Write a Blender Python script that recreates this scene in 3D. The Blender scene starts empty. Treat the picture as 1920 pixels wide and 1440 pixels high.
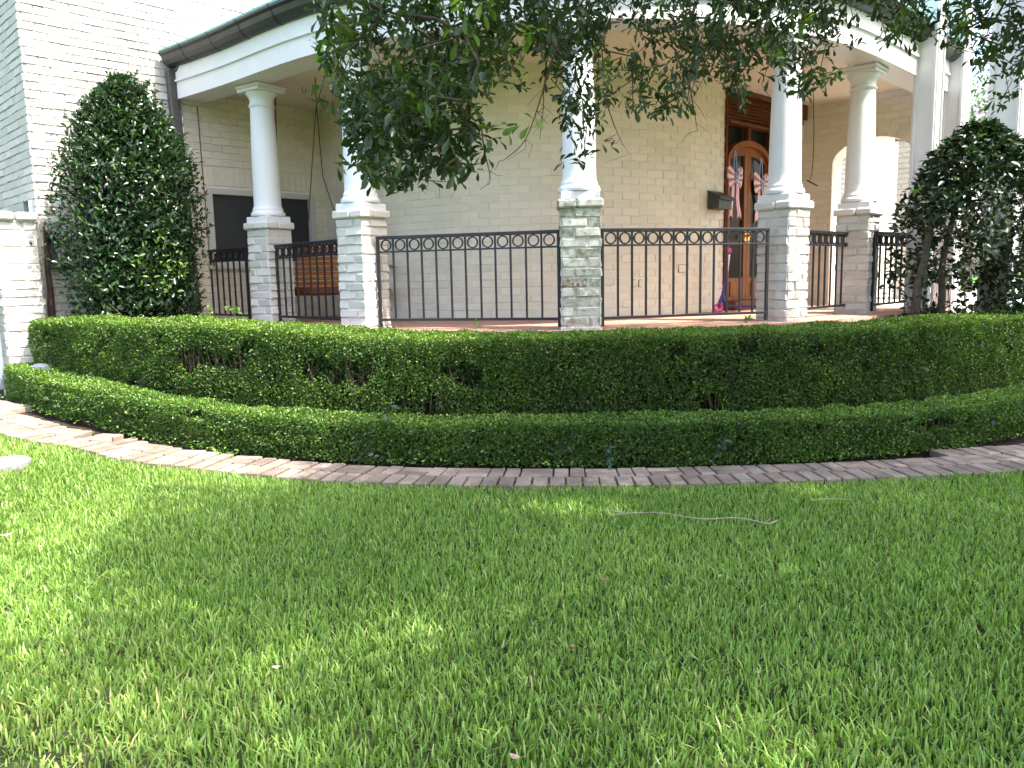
import bpy, math, random
import numpy as np
from mathutils import Matrix, Vector
from mathutils.geometry import tessellate_polygon

random.seed(7)
rng = np.random.default_rng(11)
PI = math.pi
scene = bpy.context.scene
COL = scene.collection

# ------------------------------------------------------------------ camera
F_PX, PITCH, ROLL, EYE = 1480.0, math.atan(200 / 1480.0), 0.021, 1.4
fw = np.array([0, math.cos(PITCH), -math.sin(PITCH)])
r0 = np.array([1.0, 0, 0])
u0 = np.array([0, math.sin(PITCH), math.cos(PITCH)])
rt = math.cos(ROLL) * r0 - math.sin(ROLL) * u0
up = math.sin(ROLL) * r0 + math.cos(ROLL) * u0
EYEP = np.array([0, 0, EYE])
cam = bpy.data.cameras.new('camera')
camo = bpy.data.objects.new('camera', cam)
COL.objects.link(camo)
cam.sensor_fit = 'HORIZONTAL'
cam.sensor_width = 36.0
cam.lens = F_PX / 1920 * 36.0
cam.clip_start = 0.05
cam.clip_end = 2000
M = Matrix(((rt[0], up[0], -fw[0], 0), (rt[1], up[1], -fw[1], 0), (rt[2], up[2], -fw[2], EYE), (0, 0, 0, 1)))
camo.matrix_world = M
scene.camera = camo

# ------------------------------------------------------------------ light
SUN_AZ, SUN_EL = math.radians(-30), math.radians(57)
SUN = np.array([math.cos(SUN_EL) * math.cos(SUN_AZ), math.cos(SUN_EL) * math.sin(SUN_AZ), math.sin(SUN_EL)])
world = bpy.data.worlds.new('World')
scene.world = world
world.use_nodes = True
wn, wl = world.node_tree.nodes, world.node_tree.links
sky = wn.new('ShaderNodeTexSky')
sky.sky_type = 'NISHITA'
sky.sun_disc = False
sky.sun_elevation = SUN_EL
sky.sun_rotation = PI / 2 - SUN_AZ
sky.air_density = 1.0
sky.dust_density = 4.0
sky.ozone_density = 0.6
bg = wn['Background']
bg.inputs['Strength'].default_value = 0.15
wl.new(sky.outputs[0], bg.inputs['Color'])
sl = bpy.data.lights.new('sun', 'SUN')
sl.energy = 2.75
sl.angle = math.radians(0.55)
sl.color = (1.0, 0.95, 0.86)
so = bpy.data.objects.new('sun', sl)
COL.objects.link(so)
so.location = tuple(SUN * 30)
so.rotation_euler = Vector(SUN).to_track_quat('Z', 'Y').to_euler()
scene.view_settings.view_transform = 'Standard'
scene.view_settings.look = 'None'
scene.view_settings.exposure = 2.42
scene.view_settings.gamma = 1.0


# ------------------------------------------------------------------ survey helpers (photo pixel -> place)
def ray(x, y):
    return (x - 960) * rt - (y - 720) * up + F_PX * fw


def on_z(x, y, z):
    d = ray(x, y)
    return EYEP + d * ((z - EYE) / d[2])


def at_y(x, y, Y):
    d = ray(x, y)
    return EYEP + d * (Y / d[1])


def on_plane(x, y, p, n):
    d = ray(x, y)
    p = np.array(p, float)
    n = np.array(n, float)
    return EYEP + d * (n @ (p - EYEP) / (n @ d))


def to_px(P):
    v = np.atleast_2d(P) - EYEP
    z = v @ fw
    z = np.where(np.abs(z) < 1e-6, 1e-6, z)
    return 960 + F_PX * (v @ rt) / z, 720 - F_PX * (v @ up) / z, z


def smooth(t):
    t = np.clip(t, 0, 1)
    return t * t * (3 - 2 * t)


def ground_z(x, y):
    return 0.25 * smooth((-np.asarray(x) - 1.0) / 4.0) * smooth((np.asarray(y) - 2.5) / 4.0)


def on_ground(x, y, add=0.0):
    z = 0.0
    for _ in range(6):
        p = on_z(x, y, z + add)
        z = float(ground_z(p[0], p[1]))
    return p


def vnoise(x, y, seed=0):
    """smooth 2-D value noise in 0..1"""
    x = np.asarray(x, float)
    y = np.asarray(y, float)
    xi, yi = np.floor(x), np.floor(y)
    xf, yf = x - xi, y - yi
    xf = xf * xf * (3 - 2 * xf)
    yf = yf * yf * (3 - 2 * yf)

    def h(a, b):
        s = np.sin(a * 127.1 + b * 311.7 + seed * 74.7) * 43758.5453
        return s - np.floor(s)
    return (h(xi, yi) * (1 - xf) + h(xi + 1, yi) * xf) * (1 - yf) + (h(xi, yi + 1) * (1 - xf) + h(xi + 1, yi + 1) * xf) * yf


def spline(pts, n=12):
    P = [np.array(p, float) for p in pts]
    P = [2 * P[0] - P[1]] + P + [2 * P[-1] - P[-2]]
    out = []
    for i in range(1, len(P) - 2):
        a, b, c, d = P[i - 1], P[i], P[i + 1], P[i + 2]
        for k in range(n):
            t = k / n
            out.append(0.5 * ((2 * b) + (-a + c) * t + (2 * a - 5 * b + 4 * c - d) * t * t + (-a + 3 * b - 3 * c + d) * t ** 3))
    out.append(P[-2])
    return np.array(out)


class Curve2:
    """a plan curve measured by arc length, with left-hand or right-hand offset"""
    def __init__(self, pts, n=16):
        self.P = spline(pts, n)[:, :2]
        d = np.linalg.norm(np.diff(self.P, axis=0), axis=1)
        self.S = np.concatenate([[0], np.cumsum(d)])
        self.L = self.S[-1]
        t = np.gradient(self.P, axis=0)
        self.T = t / np.linalg.norm(t, axis=1)[:, None]

    def at(self, s, off=0.0):
        s = np.asarray(s, float)
        e = np.where(s < 0, s, np.where(s > self.L, s - self.L, 0))
        x = np.interp(s, self.S, self.P[:, 0])
        y = np.interp(s, self.S, self.P[:, 1])
        tx = np.interp(s, self.S, self.T[:, 0])
        ty = np.interp(s, self.S, self.T[:, 1])
        l = np.hypot(tx, ty)
        tx, ty = tx / l, ty / l
        off = np.asarray(off, float)
        # positive offset = to the left of travel (away from the camera for left-to-right curves)
        return np.stack([x + tx * e - ty * off, y + ty * e + tx * off], -1), np.stack([tx, ty], -1)


# ------------------------------------------------------------------ scene graph helpers
def tag(o, label=None, cat=None, group=None, kind=None):
    if label:
        o['label'] = label
    if cat:
        o['category'] = cat
    if group:
        o['group'] = group
    if kind:
        o['kind'] = kind
    return o


def thing(name, label, cat, loc, group=None):
    o = bpy.data.objects.new(name, None)
    o.empty_display_size = 0.2
    COL.objects.link(o)
    o.location = tuple(float(v) for v in loc)
    return tag(o, label, cat, group)


def world_loc(p):
    v = np.zeros(3)
    while p is not None:
        v += np.array(p.location)
        p = p.parent
    return v


def link(name, me, mat, parent=None):
    o = bpy.data.objects.new(name, me)
    COL.objects.link(o)
    if mat is not None:
        for m in (mat if isinstance(mat, (list, tuple)) else [mat]):
            me.materials.append(m)
    if parent is not None:
        o.parent = parent
    return o


class MB:
    def __init__(self):
        self.v, self.f, self.mi, self.t = [], [], [], []

    def add(self, verts, faces, mi=0, tint=0.5):
        b = len(self.v)
        self.v.extend([tuple(float(c) for c in p) for p in verts])
        self.t.extend([tint] * len(verts))
        for f in faces:
            self.f.append(tuple(i + b for i in f))
            self.mi.append(mi)
        return b

    def box(self, c, s, ax=0.0, mi=0, bev=0.0, tint=0.5, frame=None):
        """box with centre c, full size s, turned ax about z, or in a frame of three axes"""
        hx, hy, hz = s[0] / 2, s[1] / 2, s[2] / 2
        if frame is None:
            ca, sa = math.cos(ax), math.sin(ax)
            e = (np.array([ca, sa, 0]), np.array([-sa, ca, 0]), np.array([0, 0, 1.0]))
        else:
            e = frame
        c = np.array(c, float)
        b = min(bev, hx * .9, hy * .9, hz * .9)
        if b <= 0:
            vs = [c + e[0] * x * hx + e[1] * y * hy + e[2] * z * hz for z in (-1, 1) for y in (-1, 1) for x in (-1, 1)]
            self.add(vs, [(0, 2, 3, 1), (4, 5, 7, 6), (0, 1, 5, 4), (2, 6, 7, 3), (0, 4, 6, 2), (1, 3, 7, 5)], mi, tint)
            return
        vs, idx = [], {}
        for z in (-1, 1):
            for y in (-1, 1):
                for x in (-1, 1):
                    for k, (bx, by, bz) in enumerate(((0, b, b), (b, 0, b), (b, b, 0))):
                        idx[(x, y, z, k)] = len(vs)
                        vs.append(c + e[0] * x * (hx - bx) + e[1] * y * (hy - by) + e[2] * z * (hz - bz))
        fs = []
        for s_ in (-1, 1):
            q = [(s_, -1, -1), (s_, 1, -1), (s_, 1, 1), (s_, -1, 1)]
            q = q if s_ > 0 else q[::-1]
            fs.append(tuple(idx[(a[0], a[1], a[2], 0)] for a in q))
            q = [(-1, s_, -1), (-1, s_, 1), (1, s_, 1), (1, s_, -1)]
            q = q if s_ > 0 else q[::-1]
            fs.append(tuple(idx[(a[0], a[1], a[2], 1)] for a in q))
            q = [(-1, -1, s_), (1, -1, s_), (1, 1, s_), (-1, 1, s_)]
            q = q if s_ > 0 else q[::-1]
            fs.append(tuple(idx[(a[0], a[1], a[2], 2)] for a in q))
        for a in (-1, 1):
            for d in (-1, 1):
                fs.append((idx[(a, d, -1, 0)], idx[(a, d, 1, 0)], idx[(a, d, 1, 1)], idx[(a, d, -1, 1)])[::(1 if a * d < 0 else -1)])
                fs.append((idx[(a, -1, d, 0)], idx[(a, 1, d, 0)], idx[(a, 1, d, 2)], idx[(a, -1, d, 2)])[::(1 if a * d > 0 else -1)])
                fs.append((idx[(-1, a, d, 1)], idx[(1, a, d, 1)], idx[(1, a, d, 2)], idx[(-1, a, d, 2)])[::(1 if a * d < 0 else -1)])
        for z in (-1, 1):
            for y in (-1, 1):
                for x in (-1, 1):
                    t = tuple(idx[(x, y, z, k)] for k in range(3))
                    fs.append(t if x * y * z > 0 else t[::-1])
        self.add(vs, fs, mi, tint)

    def tube(self, pts, rad, n=6, mi=0, tint=0.5, cap=True):
        P = [np.array(p, float) for p in pts]
        R = rad if hasattr(rad, '__len__') else [rad] * len(P)
        prev = None
        rings = []
        for i, p in enumerate(P):
            t = P[min(i + 1, len(P) - 1)] - P[max(i - 1, 0)]
            t = t / (np.linalg.norm(t) + 1e-12)
            if prev is None:
                a = np.array([0, 0, 1.0]) if abs(t[2]) < .9 else np.array([1.0, 0, 0])
                x = np.cross(t, a)
            else:
                x = prev - t * (prev @ t)
            x = x / (np.linalg.norm(x) + 1e-12)
            prev = x
            y = np.cross(t, x)
            rings.append([p + R[i] * (math.cos(2 * PI * k / n) * x + math.sin(2 * PI * k / n) * y) for k in range(n)])
        vs = [v for r in rings for v in r]
        fs = []
        for i in range(len(P) - 1):
            for k in range(n):
                a, b = i * n + k, i * n + (k + 1) % n
                fs.append((a, b, b + n, a + n))
        if cap:
            fs.append(tuple(range(n))[::-1])
            fs.append(tuple((len(P) - 1) * n + k for k in range(n)))
        self.add(vs, fs, mi, tint)

    def lathe(self, c, prof, n=40, mi=0, tint=0.5):
        """profile of (radius, z) turned about a vertical axis through c"""
        vs, fs = [], []
        for r, z in prof:
            for k in range(n):
                a = 2 * PI * k / n
                vs.append((c[0] + r * math.cos(a), c[1] + r * math.sin(a), z))
        for i in range(len(prof) - 1):
            for k in range(n):
                a, b = i * n + k, i * n + (k + 1) % n
                fs.append((a, b, b + n, a + n))
        fs.append(tuple(range(n))[::-1])
        fs.append(tuple((len(prof) - 1) * n + k for k in range(n)))
        self.add(vs, fs, mi, tint)

    def ring(self, c, ex, ez, ey, R, w, d, n=24, mi=0):
        """flat-bar ring in the plane ex, ez with radial width w and depth d along ey"""
        c = np.array(c, float)
        vs, fs = [], []
        for k in range(n):
            a = 2 * PI * k / n
            u = ex * math.cos(a) + ez * math.sin(a)
            for r_, s_ in ((R, -1), (R, 1), (R - w, 1), (R - w, -1)):
                vs.append(c + u * r_ + ey * s_ * d / 2)
        for k in range(n):
            a, b = 4 * k, 4 * ((k + 1) % n)
            for j in range(4):
                fs.append((a + j, a + (j + 1) % 4, b + (j + 1) % 4, b + j))
        self.add(vs, fs, mi)

    def sweep(self, path, prof, mi=0, tint=0.5, caps=True):
        """closed profile [(out, z)] swept along a list of (point2, outward2)"""
        n = len(prof)
        vs, fs = [], []
        for p, o in path:
            for a, z in prof:
                vs.append((p[0] + o[0] * a, p[1] + o[1] * a, z))
        for i in range(len(path) - 1):
            for k in range(n):
                a, b = i * n + k, i * n + (k + 1) % n
                fs.append((a, b, b + n, a + n))
        if caps:
            fs.append(tuple(range(n))[::-1])
            fs.append(tuple((len(path) - 1) * n + k for k in range(n)))
        self.add(vs, fs, mi, tint)

    def prism(self, poly, z0, z1, mi=0, tint=0.5):
        n = len(poly)
        vs = [(p[0], p[1], z0) for p in poly] + [(p[0], p[1], z1) for p in poly]
        tris = tessellate_polygon([[Vector((p[0], p[1], 0)) for p in poly]])
        fs = [tuple(t) for t in tris] + [tuple(i + n for i in t) for t in tris]
        fs += [(k, (k + 1) % n, n + (k + 1) % n, n + k) for k in range(n)]
        self.add(vs, fs, mi, tint)

    def plate(self, poly3, off, mi=0, tint=0.5):
        """thin solid from a 3-D outline pushed by vector off"""
        P = [np.array(p, float) for p in poly3]
        off = np.array(off, float)
        n = len(P)
        nrm = off / np.linalg.norm(off)
        a = P[1] - P[0]
        a = a - nrm * (a @ nrm)
        a = a / np.linalg.norm(a)
        b = np.cross(nrm, a)
        flat = [Vector(((p - P[0]) @ a, (p - P[0]) @ b, 0)) for p in P]
        tris = tessellate_polygon([flat])
        vs = P + [p + off for p in P]
        fs = [tuple(t) for t in tris] + [tuple(i + n for i in t) for t in tris]
        fs += [(k, (k + 1) % n, n + (k + 1) % n, n + k) for k in range(n)]
        self.add(vs, fs, mi, tint)

    def build(self, name, mat, parent=None, smooth_=False, label=None, fix=True):
        off = world_loc(parent)
        V = np.array(self.v, float) - off
        me = bpy.data.meshes.new(name)
        me.from_pydata(V.tolist(), [], self.f)
        if isinstance(mat, (list, tuple)):
            me.polygons.foreach_set('material_index', self.mi)
        at = me.attributes.new('tint', 'FLOAT', 'POINT')
        at.data.foreach_set('value', np.array(self.t, np.float32))
        if fix:
            import bmesh
            bm = bmesh.new()
            bm.from_mesh(me)
            bmesh.ops.recalc_face_normals(bm, faces=bm.faces)
            bm.to_mesh(me)
            bm.free()
        if smooth_:
            me.polygons.foreach_set('use_smooth', [True] * len(me.polygons))
            try:
                me.set_sharp_from_angle(angle=math.radians(38))
            except Exception:
                pass
        me.update()
        o = link(name, me, mat, parent)
        if label:
            o['label'] = label
        return o


def raw_mesh(name, V, tris, loops_per, mat, parent=None, tint=None, off=None):
    """fast mesh from arrays; every face has loops_per corners"""
    V = np.asarray(V, np.float32) - (np.asarray(off if off is not None else world_loc(parent), np.float32))
    me = bpy.data.meshes.new(name)
    nf = len(tris)
    me.vertices.add(len(V))
    me.vertices.foreach_set('co', V.ravel())
    me.loops.add(nf * loops_per)
    me.loops.foreach_set('vertex_index', np.asarray(tris, np.int32).ravel())
    me.polygons.add(nf)
    me.polygons.foreach_set('loop_start', np.arange(0, nf * loops_per, loops_per, dtype=np.int32))
    if tint is not None:
        at = me.attributes.new('tint', 'FLOAT', 'POINT')
        at.data.foreach_set('value', np.asarray(tint, np.float32))
    me.update(calc_edges=True)
    return link(name, me, mat, parent)


def unit(a):
    return a / (np.linalg.norm(a, axis=-1, keepdims=True) + 1e-12)


# leaf outlines: (across, along, lift) with the stem at 0 and the tip at 1 along
LEAF4 = (np.array([[0, 0, 0], [-.5, .5, .14], [0, 1, 0], [.5, .5, .14]]), np.array([[0, 1, 2], [0, 2, 3]]))
LEAF6 = (np.array([[0, 0, 0], [-.42, .3, .1], [-.4, .65, .08], [0, 1, -.12], [.4, .65, .08], [.42, .3, .1], [0, .5, 0.0]]),
         np.array([[0, 1, 6], [1, 2, 6], [2, 3, 6], [3, 4, 6], [4, 5, 6], [5, 0, 6]]))
OAKLEAF = (np.array([[0, 0, 0], [-.2, .3, .03], [-.5, .68, .1], [-.3, .93, .04], [0, 1, -.06], [.3, .93, .04], [.5, .68, .1], [.2, .3, .03], [0, .6, 0]]),
           np.array([[0, 1, 8], [1, 2, 8], [2, 3, 8], [3, 4, 8], [4, 5, 8], [5, 6, 8], [6, 7, 8], [7, 0, 8]]))


def leaf_cloud(name, P, D, N, length, width, mat, parent, shape=LEAF4, tint=None, label=None):
    """leaves rooted at P, growing along D, upper side towards N"""
    n = len(P)
    D = unit(D)
    X = unit(np.cross(D, N))
    Z = np.cross(X, D)
    tv, tf = shape
    length = np.broadcast_to(length, (n,))
    width = np.broadcast_to(width, (n,))
    V = (P[:, None, :] + X[:, None, :] * (tv[None, :, 0:1] * width[:, None, None])
         + D[:, None, :] * (tv[None, :, 1:2] * length[:, None, None])
         + Z[:, None, :] * (tv[None, :, 2:3] * length[:, None, None]))
    k = len(tv)
    Fc = (np.arange(n)[:, None, None] * k + tf[None]).reshape(-1, 3)
    if tint is None:
        tint = rng.random(n)
    o = raw_mesh(name, V.reshape(-1, 3), Fc, 3, mat, parent, np.repeat(tint, k))
    if label:
        o['label'] = label
    return o


# ------------------------------------------------------------------ materials
def new_mat(name):
    m = bpy.data.materials.new(name)
    m.use_nodes = True
    nt = m.node_tree
    b = nt.nodes['Principled BSDF']
    return m, nt, b


def node(nt, typ, **kw):
    n = nt.nodes.new(typ)
    for k, v in kw.items():
        if k in n.inputs:
            n.inputs[k].default_value = v
        else:
            setattr(n, k, v)
    return n


def ramp(nt, fac, stops):
    r = nt.nodes.new('ShaderNodeValToRGB')
    el = r.color_ramp.elements
    while len(el) < len(stops):
        el.new(0.5)
    for e, (p, c) in zip(el, stops):
        e.position = p
        e.color = (c[0], c[1], c[2], 1)
    nt.links.new(fac, r.inputs['Fac'])
    return r.outputs['Color']


def coord(nt, scale=1.0, sx=None):
    tc = nt.nodes.new('ShaderNodeTexCoord')
    mp = nt.nodes.new('ShaderNodeMapping')
    mp.inputs['Scale'].default_value = sx if sx else (scale, scale, scale)
    nt.links.new(tc.outputs['Object'], mp.inputs['Vector'])
    return mp.outputs['Vector']


def noise(nt, scale, detail=4, rough=.55, vec=None, out='Fac'):
    n = nt.nodes.new('ShaderNodeTexNoise')
    n.inputs['Scale'].default_value = scale
    n.inputs['Detail'].default_value = detail
    n.inputs['Roughness'].default_value = rough
    nt.links.new(vec if vec is not None else coord(nt), n.inputs['Vector'])
    return n.outputs[out]


def mix(nt, fac, a, b, mode='MIX'):
    m = nt.nodes.new('ShaderNodeMix')
    m.data_type = 'RGBA'
    m.blend_type = mode
    for sock, val in ((m.inputs['Factor'], fac), (m.inputs[6], a), (m.inputs[7], b)):
        if hasattr(val, 'links') or hasattr(val, 'is_linked'):
            nt.links.new(val, sock)
        elif isinstance(val, (tuple, list)):
            sock.default_value = (val[0], val[1], val[2], 1)
        else:
            sock.default_value = val
    return m.outputs[2]


def bump(nt, b, height, strength=.3, dist=.01):
    n = nt.nodes.new('ShaderNodeBump')
    n.inputs['Strength'].default_value = strength
    n.inputs['Distance'].default_value = dist
    nt.links.new(height, n.inputs['Height'])
    nt.links.new(n.outputs['Normal'], b.inputs['Normal'])


def attr(nt, name='tint'):
    a = nt.nodes.new('ShaderNodeAttribute')
    a.attribute_name = name
    return a.outputs['Fac']


def painted(name, c1, c2, rough=.55, bscale=60, bstr=.25, stain=None, stain_amt=(.62, .72)):
    """brushed masonry or wood paint with faint cloudiness and grain"""
    m, nt, b = new_mat(name)
    col = ramp(nt, noise(nt, 1.6, 6, .6), [(.3, c1), (.7, c2)])
    t = ramp(nt, attr(nt), [(0, (.90, .90, .90)), (1, (1, 1, 1))])
    col = mix(nt, 1.0, col, t, 'MULTIPLY')
    if stain:
        f = ramp(nt, noise(nt, 7, 7, .65), [(stain_amt[0], (0, 0, 0)), (stain_amt[1], (1, 1, 1))])
        col = mix(nt, f, col, stain)
    nt.links.new(col, b.inputs['Base Color'])
    b.inputs['Roughness'].default_value = rough
    b.inputs['Specular IOR Level'].default_value = .3
    bump(nt, b, noise(nt, bscale, 5, .6), bstr, .006)
    return m


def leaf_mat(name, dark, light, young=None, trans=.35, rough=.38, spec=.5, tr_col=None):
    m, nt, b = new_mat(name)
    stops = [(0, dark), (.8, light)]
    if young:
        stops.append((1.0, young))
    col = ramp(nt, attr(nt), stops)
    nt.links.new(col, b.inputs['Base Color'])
    b.inputs['Roughness'].default_value = rough
    b.inputs['Specular IOR Level'].default_value = spec
    tr = nt.nodes.new('ShaderNodeBsdfTranslucent')
    tc = mix(nt, 1.0, col, tr_col or (1.5, 1.7, .6), 'MULTIPLY')
    nt.links.new(tc, tr.inputs['Color'])
    ms = nt.nodes.new('ShaderNodeMixShader')
    ms.inputs['Fac'].default_value = trans
    nt.links.new(b.outputs[0], ms.inputs[1])
    nt.links.new(tr.outputs[0], ms.inputs[2])
    nt.links.new(ms.outputs[0], nt.nodes['Material Output'].inputs['Surface'])
    return m


def plain(name, c, rough=.5, metal=0.0, spec=.5, var=.12, nscale=8, bstr=.0):
    m, nt, b = new_mat(name)
    lo = tuple(v * (1 - var) for v in c)
    hi = tuple(min(1, v * (1 + var)) for v in c)
    nt.links.new(ramp(nt, noise(nt, nscale, 5, .6), [(.3, lo), (.7, hi)]), b.inputs['Base Color'])
    b.inputs['Roughness'].default_value = rough
    b.inputs['Metallic'].default_value = metal
    b.inputs['Specular IOR Level'].default_value = spec
    if bstr:
        bump(nt, b, noise(nt, 40, 4), bstr, .004)
    return m


def wood_mat(name, c1, c2, rough=.35, stretch=(3, 3, 40)):
    m, nt, b = new_mat(name)
    b.inputs['Specular IOR Level'].default_value = .22
    f = noise(nt, 2.0, 7, .65, coord(nt, sx=stretch))
    col = ramp(nt, f, [(.3, c1), (.7, c2)])
    t = ramp(nt, attr(nt), [(0, (.7, .7, .7)), (1, (1.15, 1.15, 1.15))])
    nt.links.new(mix(nt, 1.0, col, t, 'MULTIPLY'), b.inputs['Base Color'])
    b.inputs['Roughness'].default_value = rough
    bump(nt, b, f, .15, .003)
    return m


M_WALL = painted('painted_brick', (.415, .395, .36), (.475, .455, .415), .6, 50, .35)
M_TAN = painted('painted_brick_porch', (.68, .615, .495), (.75, .685, .56), .6, 40, .45, (.47, .42, .33), (.66, .82))
M_PIER = painted('painted_brick_pier', (.50, .48, .44), (.58, .56, .52), .65, 28, .8, (.42, .40, .36), (.62, .78))
def weathered():
    m, nt, b = new_mat('weathered_brick_pier')
    col = ramp(nt, noise(nt, 2.5, 6, .6), [(.3, (.46, .45, .39)), (.7, (.60, .585, .53))])
    ad = nt.nodes.new('ShaderNodeMath')
    ad.operation = 'MULTIPLY_ADD'
    nt.links.new(attr(nt), ad.inputs[0])
    ad.inputs[1].default_value = .22
    nt.links.new(noise(nt, 16, 8, .75), ad.inputs[2])
    f = ramp(nt, ad.outputs[0], [(.60, (0, 0, 0)), (.74, (.85, .85, .85))])
    col = mix(nt, f, col, ramp(nt, noise(nt, 45, 4, .7), [(.35, (.13, .115, .07)), (.65, (.30, .28, .20))]))
    red = ramp(nt, attr(nt), [(.985, (0, 0, 0)), (.99, (1, 1, 1))])
    rn = ramp(nt, noise(nt, 38, 5, .7), [(.50, (0, 0, 0)), (.56, (1, 1, 1))])
    col = mix(nt, mix(nt, 1.0, red, rn, 'MULTIPLY'), col, (.17, .055, .04))
    nt.links.new(col, b.inputs['Base Color'])
    b.inputs['Roughness'].default_value = .8
    bump(nt, b, noise(nt, 30, 6, .7), .9, .008)
    return m


M_PIERW = weathered()
M_WHITE = painted('white_paint', (.64, .642, .652), (.70, .702, .71), .45, 30, .12, (.42, .41, .39), (.66, .86))
M_CEIL = painted('cream_ceiling_paint', (.68, .61, .48), (.73, .66, .53), .6, 30, .08)
M_TRIM = painted('trim_paint', (.52, .50, .46), (.58, .555, .52), .5, 30, .1)
M_IRON = plain('wrought_iron', (.011, .012, .017), .42, .0, .4, .3, 20, .15)
M_GUTTER = plain('aged_copper_gutter', (.026, .028, .028), .45, .2, .5, .35, 5, .1)
M_DOWN = plain('bronze_downspout', (.085, .08, .072), .5, .2, .5, .2, 4)
M_VERDI = plain('verdigris_copper', (.18, .40, .36), .7, 0, .3, .2, 9)
M_SCREEN = plain('charcoal_window_screen', (.038, .039, .042), .6, 0, .3, .08, 3)
M_GLASS, _nt, _b = new_mat('dark_door_glass')
_b.inputs['Base Color'].default_value = (.022, .021, .019, 1)
_b.inputs['Roughness'].default_value = .12
_b.inputs['Specular IOR Level'].default_value = .08
M_WOOD = wood_mat('stained_door_wood', (.14, .042, .005), (.26, .085, .010), .45, (14, 14, 2))
M_WOODD = wood_mat('dark_stained_wood', (.085, .022, .008), (.17, .052, .018), .35, (2, 2, 30))
M_BENCH = wood_mat('varnished_bench_wood', (.30, .085, .014), (.50, .17, .035), .3, (2, 2, 30))
M_BLACK = plain('black_metal', (.012, .012, .013), .4, .2)
M_CHAIN = plain('rusty_chain', (.05, .035, .028), .6, .5, .4, .4, 30)
M_BRASS = plain('polished_brass', (.75, .50, .16), .22, 1.0)
M_BARK = plain('grey_bark', (.085, .075, .06), .85, 0, .2, .45, 25, .8)
M_TWIG = plain('brown_twig', (.085, .062, .045), .85, 0, .2, .4, 30)
M_HSTEM = plain('hedge_stem', (.105, .080, .052), .85, 0, .2, .45, 30)
M_SOIL = plain('dark_mulch', (.035, .026, .019), .95, 0, .1, .6, 30, .9)
M_GATE = plain('grey_painted_metal', (.24, .27, .32), .45, .3, .5, .12, 5)

M_BOX = leaf_mat('boxwood_leaf', (.010, .032, .006), (.088, .172, .023), (.30, .38, .06), .30, .42, .4)
M_BOX2 = leaf_mat('dwarf_boxwood_leaf', (.011, .035, .007), (.092, .180, .028), (.30, .39, .065), .30, .40, .4)
M_HOLLY = leaf_mat('holly_leaf', (.010, .028, .012), (.034, .075, .026), (.16, .27, .04), .16, .24, .6)
M_CAM = leaf_mat('camellia_leaf', (.008, .020, .008), (.024, .050, .016), (.12, .28, .02), .12, .36, .4)
M_OAK = leaf_mat('oak_leaf', (.013, .028, .011), (.046, .080, .021), (.15, .25, .035), .38, .40, .45)
M_WEED = leaf_mat('weed_leaf', (.05, .12, .02), (.14, .26, .05), (.35, .4, .1), .35, .5)
M_IVY = leaf_mat('dark_vine_leaf', (.014, .038, .024), (.04, .08, .05), None, .15, .4)
M_MYRT = leaf_mat('myrtle_leaf', (.03, .08, .02), (.08, .16, .04), None, .35, .5)
M_PINK = leaf_mat('myrtle_flower', (.55, .25, .5), (.75, .42, .68), None, .3, .6, .3, (1, 1, 1))
M_GRASS = leaf_mat('grass_blade', (.062, .150, .020), (.290, .44, .098), (.45, .45, .17), .38, .38, .45, (1.3, 1.4, .6))


def ground_mat(name, c1, c2, scale, bstr=.6, c3=None):
    m, nt, b = new_mat(name)
    col = ramp(nt, noise(nt, scale, 8, .7), [(.3, c1), (.7, c2)])
    if c3:
        col = mix(nt, ramp(nt, noise(nt, scale * .12, 4, .5), [(.45, (0, 0, 0)), (.65, (1, 1, 1))]), col, c3)
    nt.links.new(col, b.inputs['Base Color'])
    b.inputs['Roughness'].default_value = .95
    b.inputs['Specular IOR Level'].default_value = .15
    bump(nt, b, noise(nt, scale * 2, 6, .7), bstr, .02)
    return m


M_GROUND = ground_mat('far_turf', (.045, .10, .018), (.08, .15, .03), 3)
M_LAWN = ground_mat('lawn_soil', (.018, .030, .009), (.05, .07, .022), 40, .8, (.10, .10, .045))


def paver_mat():
    m, nt, b = new_mat('speckled_paver')
    col = ramp(nt, attr(nt), [(0, (.215, .160, .128)), (.5, (.295, .228, .182)), (1, (.36, .29, .23))])
    sp = ramp(nt, noise(nt, 260, 3, .8), [(.40, (.45, .45, .45)), (.52, (1, 1, 1)), (.66, (1.6, 1.55, 1.5))])
    col = mix(nt, .75, col, mix(nt, 1.0, col, sp, 'MULTIPLY'))
    st = ramp(nt, noise(nt, 3.5, 6, .65), [(.4, (.62, .62, .60)), (.62, (1, 1, 1))])
    col = mix(nt, 1.0, col, st, 'MULTIPLY')
    moss = ramp(nt, noise(nt, 5.5, 5, .7), [(.66, (0, 0, 0)), (.74, (.6, .6, .6))])
    col = mix(nt, moss, col, (.075, .095, .022))
    nt.links.new(col, b.inputs['Base Color'])
    b.inputs['Roughness'].default_value = .9
    bump(nt, b, noise(nt, 200, 4, .7), .5, .004)
    return m


M_PAVER = paver_mat()
M_TILE = painted('red_porch_brick', (.36, .20, .145), (.47, .29, .22), .75, 60, .3)


# ------------------------------------------------------------------ brickwork
COURSE, BRICK = 0.087, 0.236


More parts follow.
